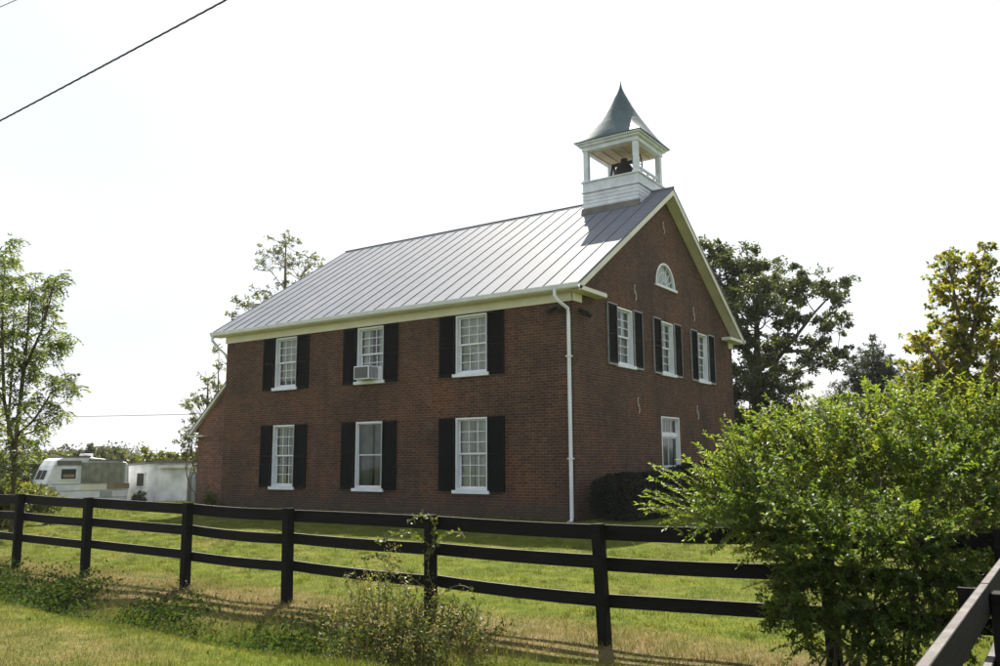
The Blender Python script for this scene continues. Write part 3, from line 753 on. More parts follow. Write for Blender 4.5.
# ------------------------------------------------------------------ vegetation builders
def unit(v): return v/(np.linalg.norm(v, axis=-1, keepdims=True)+1e-9)
def leaves_mesh(name, P, D, length, width, mat, parent, up=None, fold=.25, rnd=None):
    n = len(P); D = unit(D)
    rv = rng.normal(size=(n, 3)); rv[:, 2] += .0
    nrm = up if up is not None else rv
    S = unit(np.cross(D, nrm)); Nn = np.cross(S, D)
    ln = (length*rng.uniform(.45, 1.35, n))[:, None]; wd = (width*rng.uniform(.7, 1.2, n))[:, None]
    a = P; b = P+D*ln*.45+S*wd*.5+Nn*wd*fold; c = P+D*ln-Nn*ln*.12; d = P+D*ln*.45-S*wd*.5+Nn*wd*fold
    V = np.stack([a, b, c, d], 1).reshape(-1, 3); F = np.arange(4*n).reshape(-1, 4)
    if rnd is None: rnd = rng.random(n)
    return npmesh(name, V, F, mat, rnd, parent)
def bez(a, b, c, n): t = np.linspace(0, 1, n)[:, None]; return (1-t)**2*a+2*t*(1-t)*b+t*t*c
def tree(name, label, base, trunk, clumps, leaf=(.09, .05), per=260, mat='oak_leaf', bark='bark', cat='tree', group=None, twig=.012, r0=.2, twigs=14, drop=.25, squash=.75, compound=0, limb_k=.035, nsub=16, spread=.72):
    """trunk: list of (point, radius); clumps: list of (centre, radius)"""
    root = empty(name, base, label, cat, group)
    mb = MB()
    for poly in trunk: mb.tube([p for p, r_ in poly], [r_ for p, r_ in poly], 8)
    tp = np.array([p for poly in trunk for p, r_ in poly]); tr = np.array([r_ for poly in trunk for p, r_ in poly])
    LP, LD, LR = [], [], []
    mr_ = np.mean([r_ for c_, r_ in clumps])
    for ci, (c, rad) in enumerate(clumps):
        c = np.array(c, float)
        dist = np.linalg.norm(tp-c, axis=1)+np.where(tp[:, 2] > c[2]-.1*rad, 3., 0)
        q = int(np.argmin(dist)); s = tp[q]
        midp = (s+c)/2+np.array([0, 0, -.12*np.linalg.norm(c-s)])+rng.normal(size=3)*.08*np.linalg.norm(c-s)
        ra = min(tr[q]*.5, limb_k*rad+.008)
        limb = bez(s, midp, c, 7); mb.tube(limb, list(np.linspace(ra, twig*1.2, 7)), 5)
        subs = [(c, rad*.45, .07)]
        for k in range(nsub):
            d = rng.normal(size=3)*np.array([1, 1, squash]); ld = np.linalg.norm(d); d = d/ld*min(ld, 1.9)
            subs.append((c+d*rad*spread, rad*rng.uniform(.2, .42), .95/nsub*rng.uniform(.4, 1.6)))
        for (c2, r2, fr) in subs:
            if c2 is not c:
                j = rng.integers(3, 7); mb.tube(bez(limb[j], (limb[j]+c2)/2+rng.normal(size=3)*rad*.12, c2, 4), list(np.linspace(min(ra*.5, twig*1.3), twig*.6, 4)), 4, cap=False)
            tone = rng.uniform(-.24, .24); nt_ = max(2, int(twigs*fr*1.3))
            for k in range(nt_):
                d = unit(rng.normal(size=3)+np.array([0, 0, .2])); e = c2+d*r2*np.array([1.35, 1.35, .6])*rng.uniform(.4, 1.4)
                st = c2+(e-c2)*rng.uniform(0, .15)
                mb.tube([st, (st+e)/2+rng.normal(size=3)*r2*.12, e], [twig*.7, twig*.5, twig*.3], 3, cap=False)
                m = int(per*np.clip((rad/mr_)**1.6, .12, 2.2)*fr/nt_*rng.uniform(.4, 1.6)+rng.random()); t_ = rng.uniform(.1, 1.08, m)[:, None]
                LP.append(st+(e-st)*t_+rng.normal(size=(m, 3))*r2*.26)
                LD.append(unit(e-st)*.6+rng.normal(size=(m, 3))*.75+np.array([0, 0, -drop]))
                LR.append(np.clip(.5+tone+rng.normal(size=m)*.22, 0, 1))
    P = np.concatenate(LP); D = unit(np.concatenate(LD)); rr = np.concatenate(LR)
    if compound:
        n = len(P); nl = compound; PP, DD, RR = [], [], []
        Lr = rng.uniform(.35, .6, n)[:, None]*leaf[0]*4.2
        side = unit(np.cross(D, rng.normal(size=(n, 3))*.3+np.array([0, 0, 1.])))
        for j in range(nl):
            t_ = (j+1)/nl; pos = P+D*Lr*t_+np.array([0, 0, -1.])*Lr*t_*t_*.45
            for sg in (-1, 1):
                PP.append(pos); DD.append(side*sg+D*.5+np.array([0, 0, -.35])+rng.normal(size=(n, 3))*.15); RR.append(rr)
        P, D, rr = np.concatenate(PP), np.concatenate(DD), np.concatenate(RR)
    mb.build('trunk', M[bark], root, fix=False, smooth=True)
    leaves_mesh('crown', P, D, leaf[0], leaf[1], M[mat], root, rnd=rr)
    return root
def px_clumps(lst, d, dj=1.5, seed=None):
    out = []
    for u, v, r_ in lst:
        dd = d+rng.uniform(-dj, dj); out.append((at(u, v, dd), r_*dd/FPX))
    return out
def trunk_px(pts, d, radii): return [(at(u, v, d), r_) for (u, v), r_ in zip(pts, radii)]
def gpt(x, y, dz=0.): return np.array([x, y, float(gz(x, y))+dz])

# big tree behind the gable
D1 = 36.
b_ = at(756, 470, D1); base = gpt(b_[0], b_[1])
cl = [(725, 262, 22), (752, 272, 24), (780, 288, 22), (802, 288, 15), (824, 290, 17), (838, 296, 9), (735, 298, 26), (765, 312, 24), (795, 318, 13), (832, 323, 12), (843, 318, 7), (745, 345, 24), (772, 348, 17), (815, 348, 16), (840, 352, 10), (826, 362, 8), (758, 380, 22), (798, 374, 12), (728, 392, 24), (748, 418, 24), (782, 412, 20), (812, 415, 16), (707, 246, 9), (700, 262, 14), (715, 320, 24), (720, 360, 22), (770, 440, 24), (740, 450, 25), (800, 445, 20), (690, 300, 20), (835, 440, 18), (745, 470, 22), (770, 465, 24), (795, 430, 20), (820, 455, 22), (845, 455, 18), (760, 400, 20), (735, 425, 20), (775, 385, 14), (715, 280, 18), (765, 290, 16)]
tree('broad_tree', 'tall broad dull green tree rising behind the right end of the house', base,
     [[(base, .34), (at(756, 430, D1), .24), (at(757, 380, D1), .17), (at(757, 330, D1), .11), (at(752, 285, D1), .05)],
      [(at(757, 395, D1), .12), (at(775, 362, D1), .09), (at(797, 335, D1-.6), .07), (at(815, 312, D1-.8), .05), (at(830, 296, D1-.8), .03)],
      [(at(757, 372, D1), .13), (at(780, 352, D1+1), .09), (at(812, 350, D1+1), .06), (at(838, 353, D1+1), .03)],
      [(at(756, 380, D1), .15), (at(740, 330, D1+1), .10), (at(725, 270, D1+1), .05)]],
     px_clumps(cl, D1, 1.8), leaf=(.15, .09), per=1700, mat='oak_leaf', twigs=60, twig=.012)
# dark evergreen behind the bush
D2 = 40.
b_ = at(873, 470, D2); base = gpt(b_[0], b_[1])
cl = [(873, 338, 2), (872, 346, 4), (868, 354, 6), (879, 355, 6), (862, 364, 8), (874, 364, 9), (887, 366, 7), (856, 374, 9), (870, 375, 11), (884, 376, 11), (896, 378, 7), (848, 384, 9), (862, 386, 13), (880, 388, 14), (897, 390, 11), (908, 396, 7), (842, 398, 10), (857, 402, 15), (877, 404, 16), (898, 404, 14), (912, 410, 10), (852, 420, 20), (880, 422, 22), (908, 424, 18), (845, 440, 18), (880, 445, 24), (912, 446, 18)]
tree('evergreen_tree', 'dark pointed evergreen tree seen above the bush between two larger trees', base, [[(base, .2), (at(873, 420, D2), .15), (at(873, 345, D2), .03)]], px_clumps(cl, D2, .8), leaf=(.2, .045), per=1100, mat='conifer_leaf', spread=.98, twigs=50, drop=.1, squash=.6)
# yellowing maple on the right
D3 = 15.5
b_ = at(968, 470, D3); base = gpt(b_[0], b_[1])
cl = [(985, 248, 5), (978, 262, 8), (987, 272, 7), (946, 258, 8), (955, 266, 9), (943, 280, 9), (968, 282, 9), (984, 290, 9), (950, 300, 11), (972, 303, 11), (940, 292, 6), (960, 320, 14), (982, 320, 9), (920, 340, 12), (935, 350, 16), (955, 345, 16), (980, 345, 15), (1002, 325, 12), (1018, 345, 18), (915, 368, 12), (940, 375, 18), (965, 372, 20), (992, 370, 18), (1010, 385, 20), (925, 395, 18), (955, 400, 22), (985, 405, 22), (1015, 415, 22), (940, 425, 22), (980, 435, 24), (1035, 310, 20), (1045, 370, 24), (960, 330, 10), (930, 385, 16), (975, 390, 18), (950, 418, 20), (1000, 350, 16), (910, 415, 16), (895, 410, 12)]
tree('maple_tree', 'tall yellowing maple with bare gaps near the top at the right edge', base,
     [[(base, .11), (at(967, 400, D3), .07), (at(965, 345, D3), .045), (at(955, 300, D3), .025), (at(948, 258, D3), .008)], [(at(966, 370, D3), .045), (at(975, 320, D3), .03), (at(980, 275, D3), .018), (at(986, 244, D3), .006)],
      [(at(967, 420, D3), .07), (at(985, 370, D3+.4), .05), (at(1010, 330, D3+.4), .02)], [(at(967, 410, D3), .06), (at(945, 370, D3-.4), .04), (at(922, 342, D3-.4), .015)]],
     px_clumps(cl, D3, .7), leaf=(.085, .07), per=430, mat='maple_leaf', twigs=40, twig=.005, drop=.5, spread=.95, nsub=20)
# thin tree on the left with feathery compound leaves
D4 = 22.
b_ = at(14, 490, D4); base = gpt(b_[0], b_[1])
cl = [(8, 262, 14), (-8, 255, 14), (28, 285, 13), (45, 292, 9), (55, 280, 7), (66, 279, 5), (12, 300, 16), (38, 312, 12), (50, 327, 10), (22, 335, 16), (-5, 320, 18), (55, 345, 10), (35, 352, 13), (8, 362, 18), (28, 378, 13), (52, 378, 9), (68, 380, 7), (74, 388, 4), (48, 404, 8), (56, 410, 7), (20, 405, 10), (-10, 380, 18), (36, 430, 6), (42, 424, 5), (-5, 420, 15), (-20, 300, 20), (5, 440, 13), (20, 452, 8), (-6, 462, 14), (10, 474, 11), (29, 442, 5)]
tree('feathery_tree', 'slim tree with feathery compound leaves and several stems at the left edge', base,
     [[(base, .055), (at(16, 440, D4), .05), (at(22, 385, D4), .05), (at(28, 330, D4), .03), (at(30, 285, D4), .012)], [(at(15, 455, D4), .05), (at(4, 400, D4), .045), (at(2, 330, D4), .03), (at(5, 265, D4), .015)],
      [(at(17, 435, D4), .04), (at(34, 420, D4-.3), .03), (at(52, 392, D4-.3), .02), (at(70, 381, D4-.3), .01)], [(at(14, 470, D4), .04), (at(8, 430, D4+.5), .04), (at(12, 370, D4+.5), .03), (at(14, 310, D4+.5), .015)], [(at(24, 370, D4), .04), (at(42, 330, D4), .03), (at(55, 282, D4), .012)]],
     px_clumps(cl, D4, .9), leaf=(.115, .042), per=46, mat='walnut_leaf', twigs=22, spread=1.15, nsub=9, compound=6, twig=.007, limb_k=.05)
# trees behind the far end of the house
D5 = 46.
b_ = at(285, 460, D5); base = gpt(b_[0], b_[1])
cl = [(283, 243, 8), (272, 252, 7), (292, 240, 5), (262, 262, 6), (286, 262, 8), (305, 262, 8), (315, 258, 5), (306, 274, 8), (284, 282, 7), (322, 268, 4), (267, 296, 6), (256, 293, 5), (240, 300, 6), (246, 306, 5), (232, 316, 4), (296, 292, 8), (270, 320, 12), (300, 320, 14)]
tree('sparse_tree', 'tall sparse tree showing above the far end of the metal roof', base, [[(base, .22), (at(286, 350, D5), .15), (at(285, 290, D5), .09), (at(286, 242, D5), .03)], [(at(285, 320, D5), .06), (at(262, 304, D5), .05), (at(236, 306, D5), .02)], [(at(285, 310, D5), .06), (at(300, 280, D5), .04), (at(312, 258, D5), .02)]],
     px_clumps(cl, D5, 1.), leaf=(.15, .085), per=170, mat='pale_leaf', bark='pale_bark', twigs=26, twig=.012, spread=.95)
D6 = 34.
b_ = at(205, 480, D6); base = gpt(b_[0], b_[1])
cl = [(206, 378, 4), (214, 384, 5), (196, 398, 5), (206, 400, 6), (188, 404, 4), (214, 402, 6), (195, 418, 6), (208, 420, 8), (190, 430, 7), (204, 438, 9), (218, 430, 8), (188, 446, 9), (204, 455, 11), (218, 350, 3), (222, 366, 4), (228, 390, 8), (230, 420, 10), (222, 450, 10)]
tree('small_tree', 'small loose tree growing just past the lean-to roof', base, [[(base, .11), (at(207, 430, D6), .07), (at(208, 380, D6), .02)], [(at(207, 430, D6), .04), (at(218, 390, D6), .03), (at(219, 352, D6), .01)]],
     px_clumps(cl, D6, .8), leaf=(.13, .07), per=170, mat='pale_leaf', twigs=24, twig=.008, spread=1.)

# shrubs and mid-distance trees
def shrub(name, label, u, v, d, rpx, hpx, leaf, per, mat, n=7, group=None, cat='shrub'):
    b_ = at(u, v, d); base = gpt(b_[0], b_[1]); rr = rpx*d/FPX; hh = hpx*d/FPX
    cl = []
    for k in range(n):
        a = rng.uniform(0, 6.28); q = math.sqrt(rng.random())*.75; z_ = rng.uniform(.2, .85)
        cl.append((base+np.array([math.cos(a)*q*rr*(1.1-z_*.5), math.sin(a)*q*rr*(1.1-z_*.5), z_*hh]), max(rr, hh)*rng.uniform(.28, .45)))
    return tree(name, label, base, [[(base, .06), (base+np.array([.05, 0, hh*.35]), .045), (base+np.array([0, .05, hh*.75]), .015)], [(base, .04), (base+np.array([rr*.4, .1, hh*.6]), .012)]], cl, leaf, per, mat, cat=cat, group=group, twigs=40, twig=.008)
G = 'trees and shrubs behind the camper'
for (nm, lb, u, v, d, rp, hp, mt, n) in [
    ('shrub', 'olive shrub low at the left edge under the feathery tree', 2, 492, 24, 26, 50, 'mid_leaf', 9),
    ('shrub', 'leafy green shrub just left of the camper', 32, 500, 30, 14, 26, 'mid_leaf', 6),
    ('field_tree', 'yellowish round tree behind the left end of the camper roof', 45, 470, 62, 34, 28, 'mid_leaf', 12),
    ('field_tree', 'bluish green tree standing taller than others behind the camper', 92, 470, 80, 17, 30, 'far_leaf', 10),
    ('field_tree', 'olive tree above the right end of the camper', 128, 472, 66, 24, 28, 'mid_leaf', 11),
    ('field_tree', 'brownish green tree above the white shed', 165, 474, 60, 26, 32, 'mid_leaf', 11),
    ('field_tree', 'olive tree at the left frame edge beyond the feathery tree', -6, 474, 56, 30, 32, 'mid_leaf', 10),
    ('dark_shrub', 'dark shaded shrub between the feathery tree and the camper', 22, 496, 40, 22, 34, 'conifer_leaf', 8)]:
    shrub(nm, lb, u, v, d, rp, hp, (.26, .17) if d > 50 else (.13, .07), 900 if d > 50 else 700, mt, n, cat='tree' if 'tree' in nm else 'shrub', group=G if 'tree' in nm else None)
for (lb, u, v, d, rp, hp) in [('green shrub at the back corner of the house under the broad tree', 752, 486, 34, 22, 62), ('green shrub behind the bush below the broad tree, farther right', 800, 484, 38, 30, 62), ('shrub below the dark evergreen behind the bush', 860, 482, 34, 36, 60), ('shrub beneath the yellowing maple behind the bush', 935, 486, 24, 50, 70)]:
    shrub('shrub', lb, u, v, d, rp, hp, (.16, .09), 1100, 'oak_leaf', 10, group='shrubs behind the bush')
shrub('shrub', 'dark low shrub against the foot of the white shed under its little window', 139, 500, 39.0, 6, 9, (.13, .07), 400, 'conifer_leaf', 6)
# far wood: one mass of crowns beyond the field
Pn, Dn, Rn = [], [], []
for k in range(330):
    a = rng.uniform(-1.3, .3); row = k % 3; d = (rng.uniform(85, 120), rng.uniform(130, 180), rng.uniform(200, 280))[row]
    c = CAM+d*np.array([math.sin(a), math.cos(a), 0]); hgt = (rng.uniform(1.8, 3.4), rng.uniform(2.6, 5.2), rng.uniform(4.5, 7.2))[row]; wd = rng.uniform(1.6, 4.2)*(1+.5*row)
    m = 640; nb = 8; bl = unit(rng.normal(size=(nb, 3)))*rng.uniform(.2, .75, (nb, 1)); bi = rng.integers(0, nb, m)
    q = bl[bi]+rng.normal(size=(m, 3))*.24
    P = np.array([c[0], c[1], -.6+hgt*.45])+q*np.array([wd, wd, hgt*.6]); P[:, 2] = np.maximum(P[:, 2], -.7)
    Pn.append(P); Dn.append(rng.normal(size=(m, 3))+q*.6); Rn.append(np.clip((.75, .4, .95)[row]+rng.uniform(-.4, .4)+rng.normal(size=m)*.1, 0, 1))
tag(leaves_mesh('far_wood', np.concatenate(Pn), np.concatenate(Dn), .62, .42, M['far_leaf'], None, rnd=np.concatenate(Rn)), 'low hazy wood closing the field at the horizon', 'wood', kind='stuff')

# clipped yews along the gable
def yew(label, x0_, x1_, y0_, y1_, h, n):
    z0_ = float(gz((x0_+x1_)/2, (y0_+y1_)/2)); root = empty('yew_hedge', ((x0_+x1_)/2, (y0_+y1_)/2, z0_), label, 'hedge', 'clipped yews against the gable')
    c = np.array([(x0_+x1_)/2, (y0_+y1_)/2, z0_+h*.5]); s = np.array([(x1_-x0_)/2, (y1_-y0_)/2, h*.5])
    q = unit(rng.normal(size=(n, 3))); e = 4.5
    rad = (np.abs(q)**e).sum(1, keepdims=True)**(-1/e)
    P = c+q*rad*s*rng.uniform(.9, 1.0, (n, 1))*(1+.05*np.sin(q[:, :1]*9)*np.cos(q[:, 1:2]*7)); P[:, 2] = np.maximum(P[:, 2], z0_)
    leaves_mesh('foliage', P, q+rng.normal(size=(n, 3))*.6+np.array([0, 0, .2]), .075, .03, M['yew_leaf'], root)
    m = MB(); 
    for k in range(5):
        a = k*1.26; m.tube([(c[0], c[1], z0_-.05), (c[0]+s[0]*.5*math.cos(a), c[1]+s[1]*.5*math.sin(a), z0_+h*.45), (c[0]+s[0]*.75*math.cos(a), c[1]+s[1]*.75*math.sin(a), z0_+h*.85)], [.04, .025, .01], 6)
    m.build('stems', M['bark'], root, fix=False)
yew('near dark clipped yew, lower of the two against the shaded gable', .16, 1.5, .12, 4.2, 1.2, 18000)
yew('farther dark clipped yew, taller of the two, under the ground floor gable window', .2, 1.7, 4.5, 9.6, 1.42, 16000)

# ------------------------------------------------------------------ big foreground bush
BC = np.array([9.05, -11.85, -.3])
bush = empty('arching_bush', BC, 'large bright green arching bush spilling over the fence at the right', 'bush')
cl = [(742, 478, 26, 7.9), (712, 505, 20, 7.7), (768, 458, 34, 8), (800, 452, 30, 8.2), (772, 508, 46, 7.5), (836, 436, 28, 8.3), (868, 426, 26, 8.3), (905, 424, 30, 8.1), (828, 470, 56, 7.8), (890, 462, 60, 7.7), (950, 446, 44, 7.7), (985, 421, 28, 7.6), (1015, 440, 50, 7.4), (950, 490, 62, 7.3), (1010, 510, 60, 7.1), (830, 535, 48, 7.2), (890, 535, 58, 7), (800, 575, 26, 7), (850, 590, 36, 6.9), (905, 600, 40, 6.8), (955, 570, 46, 6.8), (985, 545, 40, 7.2), (1050, 480, 60, 7.2), (1060, 560, 60, 7), (792, 600, 16, 6.9), (825, 625, 22, 6.8), (870, 645, 26, 6.6), (915, 650, 28, 6.5), (940, 620, 28, 6.7), (880, 480, 70, 8.2), (960, 470, 70, 8.2), (820, 500, 60, 8.2), (745, 512, 26, 7.4), (770, 540, 28, 7.3), (795, 560, 32, 7.1), (800, 592, 24, 6.9), (822, 575, 36, 7.0), (850, 550, 44, 6.9), (875, 600, 44, 6.8), (905, 575, 50, 6.9), (942, 600, 42, 6.8), (800, 520, 40, 7.2), (840, 615, 30, 6.8), (890, 640, 34, 6.7), (925, 545, 50, 7.0), (955, 640, 26, 6.8), (780, 615, 14, 6.9), (805, 640, 16, 6.8)]
sh = MB(); LP, LD, LU, LR = [], [], [], []
core = at(880, 560, 7.3)
for k in range(16):
    a = rng.uniform(0, 6.28); r_ = rng.uniform(.1, .45); b0 = gpt(BC[0]+.25+r_*math.cos(a)*1.3, BC[1]+r_*math.sin(a)*.7, -.05)
    tgt = cl[rng.integers(len(cl))]; e = at(tgt[0], tgt[1], tgt[3])
    sh.tube(bez(b0, np.array([b0[0]*.7+e[0]*.3, b0[1]*.7+e[1]*.3, max(e[2]*.7, .5)]), e, 9), list(np.linspace(rng.uniform(.009, .02), .004, 9)), 6)
for (u, v, rp, d) in cl:
    c = at(u, v, d); rad = rp*d/FPX
    ns = int(15+rad*rad*350)
    for k in range(ns):
        q = unit(rng.normal(size=3)); st = c+q*rad*rng.uniform(.1, .85)
        out = c-core; out[2] = max(out[2], -.1)
        dr = unit(unit(out)*.5+q*.6+np.array([-.14, 0, .22])+rng.normal(size=3)*.45)
        ln = rng.uniform(.10, .34)*(1+.5*(v < 520))*rng.uniform(.7, 1.2)
        if v > 560: dr = unit(dr+np.array([0, 0, -.35])); ln *= .7
        e = st+dr*ln+np.array([0, 0, -.04*ln]); mid = (st+e)/2+np.array([0, 0, .10*ln])
        sh.tube([st, mid, e], [.003, .0022, .0012], 3, cap=False)
        m = int(12+ln*58); t_ = np.linspace(.05, 1.02, m)[:, None]
        P = (1-t_)**2*st+2*t_*(1-t_)*mid+t_*t_*e
        sd = unit(np.cross(dr, rng.normal(size=3)*.4+np.array([0, 0, 1.]))); alt = np.where(np.arange(m) % 2 == 0, 1., -1.)[:, None]
        D = sd*alt*.75+dr*.6+rng.normal(size=(m, 3))*.5+np.array([0, 0, -.02])
        LP.append(P); LD.append(D); LU.append(np.tile(np.array([0, 0, 1.])+rng.normal(size=3)*.45, (m, 1))+rng.normal(size=(m, 3))*.35)
        LR.append(np.clip(rng.uniform(.1, .75)+rng.normal(size=m)*.15+(.2 if v < 480 else 0), 0, 1))
# long loose shoots that stick out of the outline
SHOOT = [((700, 520), (648, 492), 7.5), ((720, 500), (676, 474), 7.6), ((705, 525), (662, 512), 7.4), ((735, 480), (706, 452), 7.8), ((728, 488), (697, 468), 7.7), ((760, 455), (738, 436), 7.9), ((785, 440), (752, 418), 8.0), ((800, 425), (768, 404), 8.1), ((830, 415), (812, 384), 8.2), ((850, 412), (842, 380), 8.2), ((870, 405), (880, 372), 8.2), ((900, 400), (895, 366), 8.1), ((925, 402), (932, 362), 8.0), ((955, 405), (948, 372), 7.9), ((980, 400), (992, 366), 7.7), ((780, 445), (745, 428), 8.1), ((745, 470), (722, 446), 7.8), ((815, 425), (792, 398), 8.1), ((780, 540), (742, 552), 7.2), ((700, 500), (656, 470), 7.6), ((690, 515), (650, 503), 7.5), ((715, 480), (684, 456), 7.7), ((740, 470), (716, 436), 7.8), ((770, 450), (756, 414), 8.0), ((690, 530), (668, 524), 7.4), ((748, 460), (728, 428), 7.9), ((805, 425), (786, 390), 8.1), ((845, 415), (822, 380), 8.2), ((880, 400), (862, 362), 8.2), ((940, 400), (920, 366), 8.0), ((785, 580), (757, 590), 7.0), ((1000, 410), (1005, 378), 7.6)]
for (p0_, p1_, d) in SHOOT:
    if p1_[1] < 410: p0_, p1_ = (p0_[0], p0_[1]+18), (p1_[0], p1_[1]+20)
    for rep in range(3):
        st = at(p0_[0]+rng.uniform(-12, 12), p0_[1]+rng.uniform(-10, 10), d); e = at(p1_[0]+rng.uniform(-10, 10)*rep, p1_[1]+rng.uniform(-7, 7)*rep, d-.12+rng.uniform(-.2, .2))
        dr = e-st; ln = np.linalg.norm(dr); mid = (st+e)/2+np.array([0, 0, .12*ln]); sh.tube([st, mid, e], [.004, .003, .0015], 4, cap=False)
        dr = dr/ln; m = int(ln*75); t_ = np.linspace(0, 1.02, m)[:, None]; P = (1-t_)**2*st+2*t_*(1-t_)*mid+t_*t_*e
        sd = unit(np.cross(dr, np.array([0, 0, 1.])+rng.normal(size=3)*.3)); alt = np.where(np.arange(m) % 2 == 0, 1., -1.)[:, None]
        LP.append(P); LD.append(sd*alt*.8+dr*.7+rng.normal(size=(m, 3))*.25+np.array([0, 0, .15])); LU.append(np.tile(np.array([0, 0, 1.]), (m, 1))+rng.normal(size=(m, 3))*.3); LR.append(np.clip(.65+rng.normal(size=m)*.18, 0, 1))
sh.build('stems', M['bark'], bush, fix=False)
lo = leaves_mesh('foliage', np.concatenate(LP), np.concatenate(LD), .046, .021, M['bush_leaf'], bush, up=np.concatenate(LU), rnd=np.concatenate(LR))
print('bush leaves', len(lo.data.polygons))

# ------------------------------------------------------------------ weeds
def weed(name, label, cx, cy_, n, hmin, hmax, spread, leaf, flower=.5, cat='weeds', group=None, lean=(0, 0)):
    base = gpt(cx, cy_); root = empty(name, base, label, cat, group)
    st = MB(); LP, LD, FP, FD = [], [], [], []
    for k in range(n):
        a = rng.uniform(0, 6.28); r_ = spread*math.sqrt(rng.random()); x, y = cx+r_*math.cos(a), cy_+r_*math.sin(a)*.8
        b0 = gpt(x, y, -.02); h = rng.uniform(hmin, hmax)*(1-.45*(r_/spread)**2)
        tip = b0+np.array([rng.normal()*.16+lean[0]+(x-cx)*.25, rng.normal()*.12+lean[1], h]); mid = (b0+tip)/2+np.array([rng.normal()*.03, 0, h*.08])
        path = bez(b0, mid, tip, 5); st.tube(path, list(np.linspace(.005, .002, 5)), 4, cap=False)
        m = int(h*46); t_ = rng.uniform(.05, 1, m)[:, None]; P = (1-t_)**2*b0+2*t_*(1-t_)*mid+t_*t_*tip
        D = rng.normal(size=(m, 3))+np.array([0, 0, .25]); LP.append(P); LD.append(D)
        if rng.random() < flower:
            m = 34; P = tip+rng.normal(size=(m, 3))*np.array([.05, .05, .06]); FP.append(P); FD.append(rng.normal(size=(m, 3))+np.array([0, 0, .5]))
            for q in range(4): st.tube([path[3], tip+rng.normal(size=3)*np.array([.06, .06, .05])], .0016, 3, cap=False)
    st.build('stems', M['stem'], root, fix=False)
    leaves_mesh('leaves', np.concatenate(LP), np.concatenate(LD), leaf[0], leaf[1], M['weed_leaf'], root)
    if FP: tag(leaves_mesh('seed_heads', np.concatenate(FP), np.concatenate(FD), .022, .014, M['weed_flower'], root), kind='stuff')
    return root
weed('weed_clump', 'tall seedy weed clump growing in front of the fence left of the vine covered post', 4.5, -12.4, 105, .3, 1.1, .52, (.06, .018), .3)
weed('weed_clump', 'short leafy weeds around the foot of the vine covered post', 5.1, -12.15, 110, .2, .55, .6, (.06, .02), .12)
weed('weed_tuft', 'small pale weed tuft at the foot of the house corner by the lean-to', -14.55, -.35, 26, .25, .75, .22, (.10, .05), .3)
weed('weed_tuft', 'little weed tuft at the foot of a fence post in the dry bank', .1, -11.75, 16, .08, .2, .15, (.05, .02), .2)
# vine on the post at x=4.56
vine = empty('vine', gpt(4.56, -11.62), 'pale leafy vine climbing the fence post above the weed clump', 'vine')
m = MB(); LP, LD = [], []
def run(pts, n):
    pts = [np.array(p_, float) for p_ in pts]; P = np.concatenate([bez(pts[k], pts[k+1], pts[k+2], 12) for k in range(0, len(pts)-2, 2)])
    m.tube(P, .004, 4, cap=False); ii = rng.integers(0, len(P), n); LP.append(P[ii]+rng.normal(size=(n, 3))*.022); LD.append(rng.normal(size=(n, 3))+np.array([0, -.4, .3]))
fy = FY(4.56)-.075
run([(4.60, fy, -.3), (4.68, fy-.01, .0), (4.54, fy, .2), (4.46, fy-.02, .4), (4.57, fy-.02, .62), (4.66, fy, .8), (4.52, fy-.01, .95), (4.38, fy-.02, .97), (4.22, fy-.05, .86)], 90)
run([(4.52, fy, .6), (4.30, fy-.05, .78), (4.12, fy-.08, .72), (3.95, fy-.1, .70), (3.80, fy-.12, .60)], 60)
run([(4.55, fy, .5), (4.75, fy-.1, .75), (4.95, fy-.12, .78), (5.05, fy-.13, .80), (5.15, fy-.15, .74)], 26)
run([(4.6, fy-.1, -.1), (5.1, fy-.3, .35), (5.35, fy-.3, .2), (5.45, fy-.3, .05), (5.4, fy-.3, -.15)], 16)
run([(4.5, fy, .1), (4.2, fy-.1, .3), (3.95, fy-.12, .42), (3.8, fy-.12, .5), (3.6, fy-.14, .42)], 40)
m.build('stems', M['stem'], vine, fix=False); leaves_mesh('leaves', np.concatenate(LP), np.concatenate(LD), .055, .038, M['weed_leaf'], vine)
# leafy ditch weeds: ground cover
n = 42000; x = rng.uniform(-9, 4.2, n); y = -12.62+rng.normal(size=n)*.36-.05*np.sin(x)
keep = rng.random(n) < (np.sin(x*2.3)*.5+.5)*np.where(x < -1.4, .8, .5)+.45*(x < -1.4)+.04; x, y = x[keep], y[keep]
hgt = rng.random(len(x))**1.4*np.where(x < -1.6, .24, .12)*(1+.4*np.sin(x*5)*np.cos(y*6)); P = np.stack([x, y, gz(x, y)+hgt], 1)
tag(leaves_mesh('ditch_weeds', P, rng.normal(size=(len(x), 3))+np.array([0, 0, .35]), .055, .03, M['cover_leaf'], None), 'low leafy weeds filling the shallow ditch in front of the fence', 'weeds', kind='stuff')

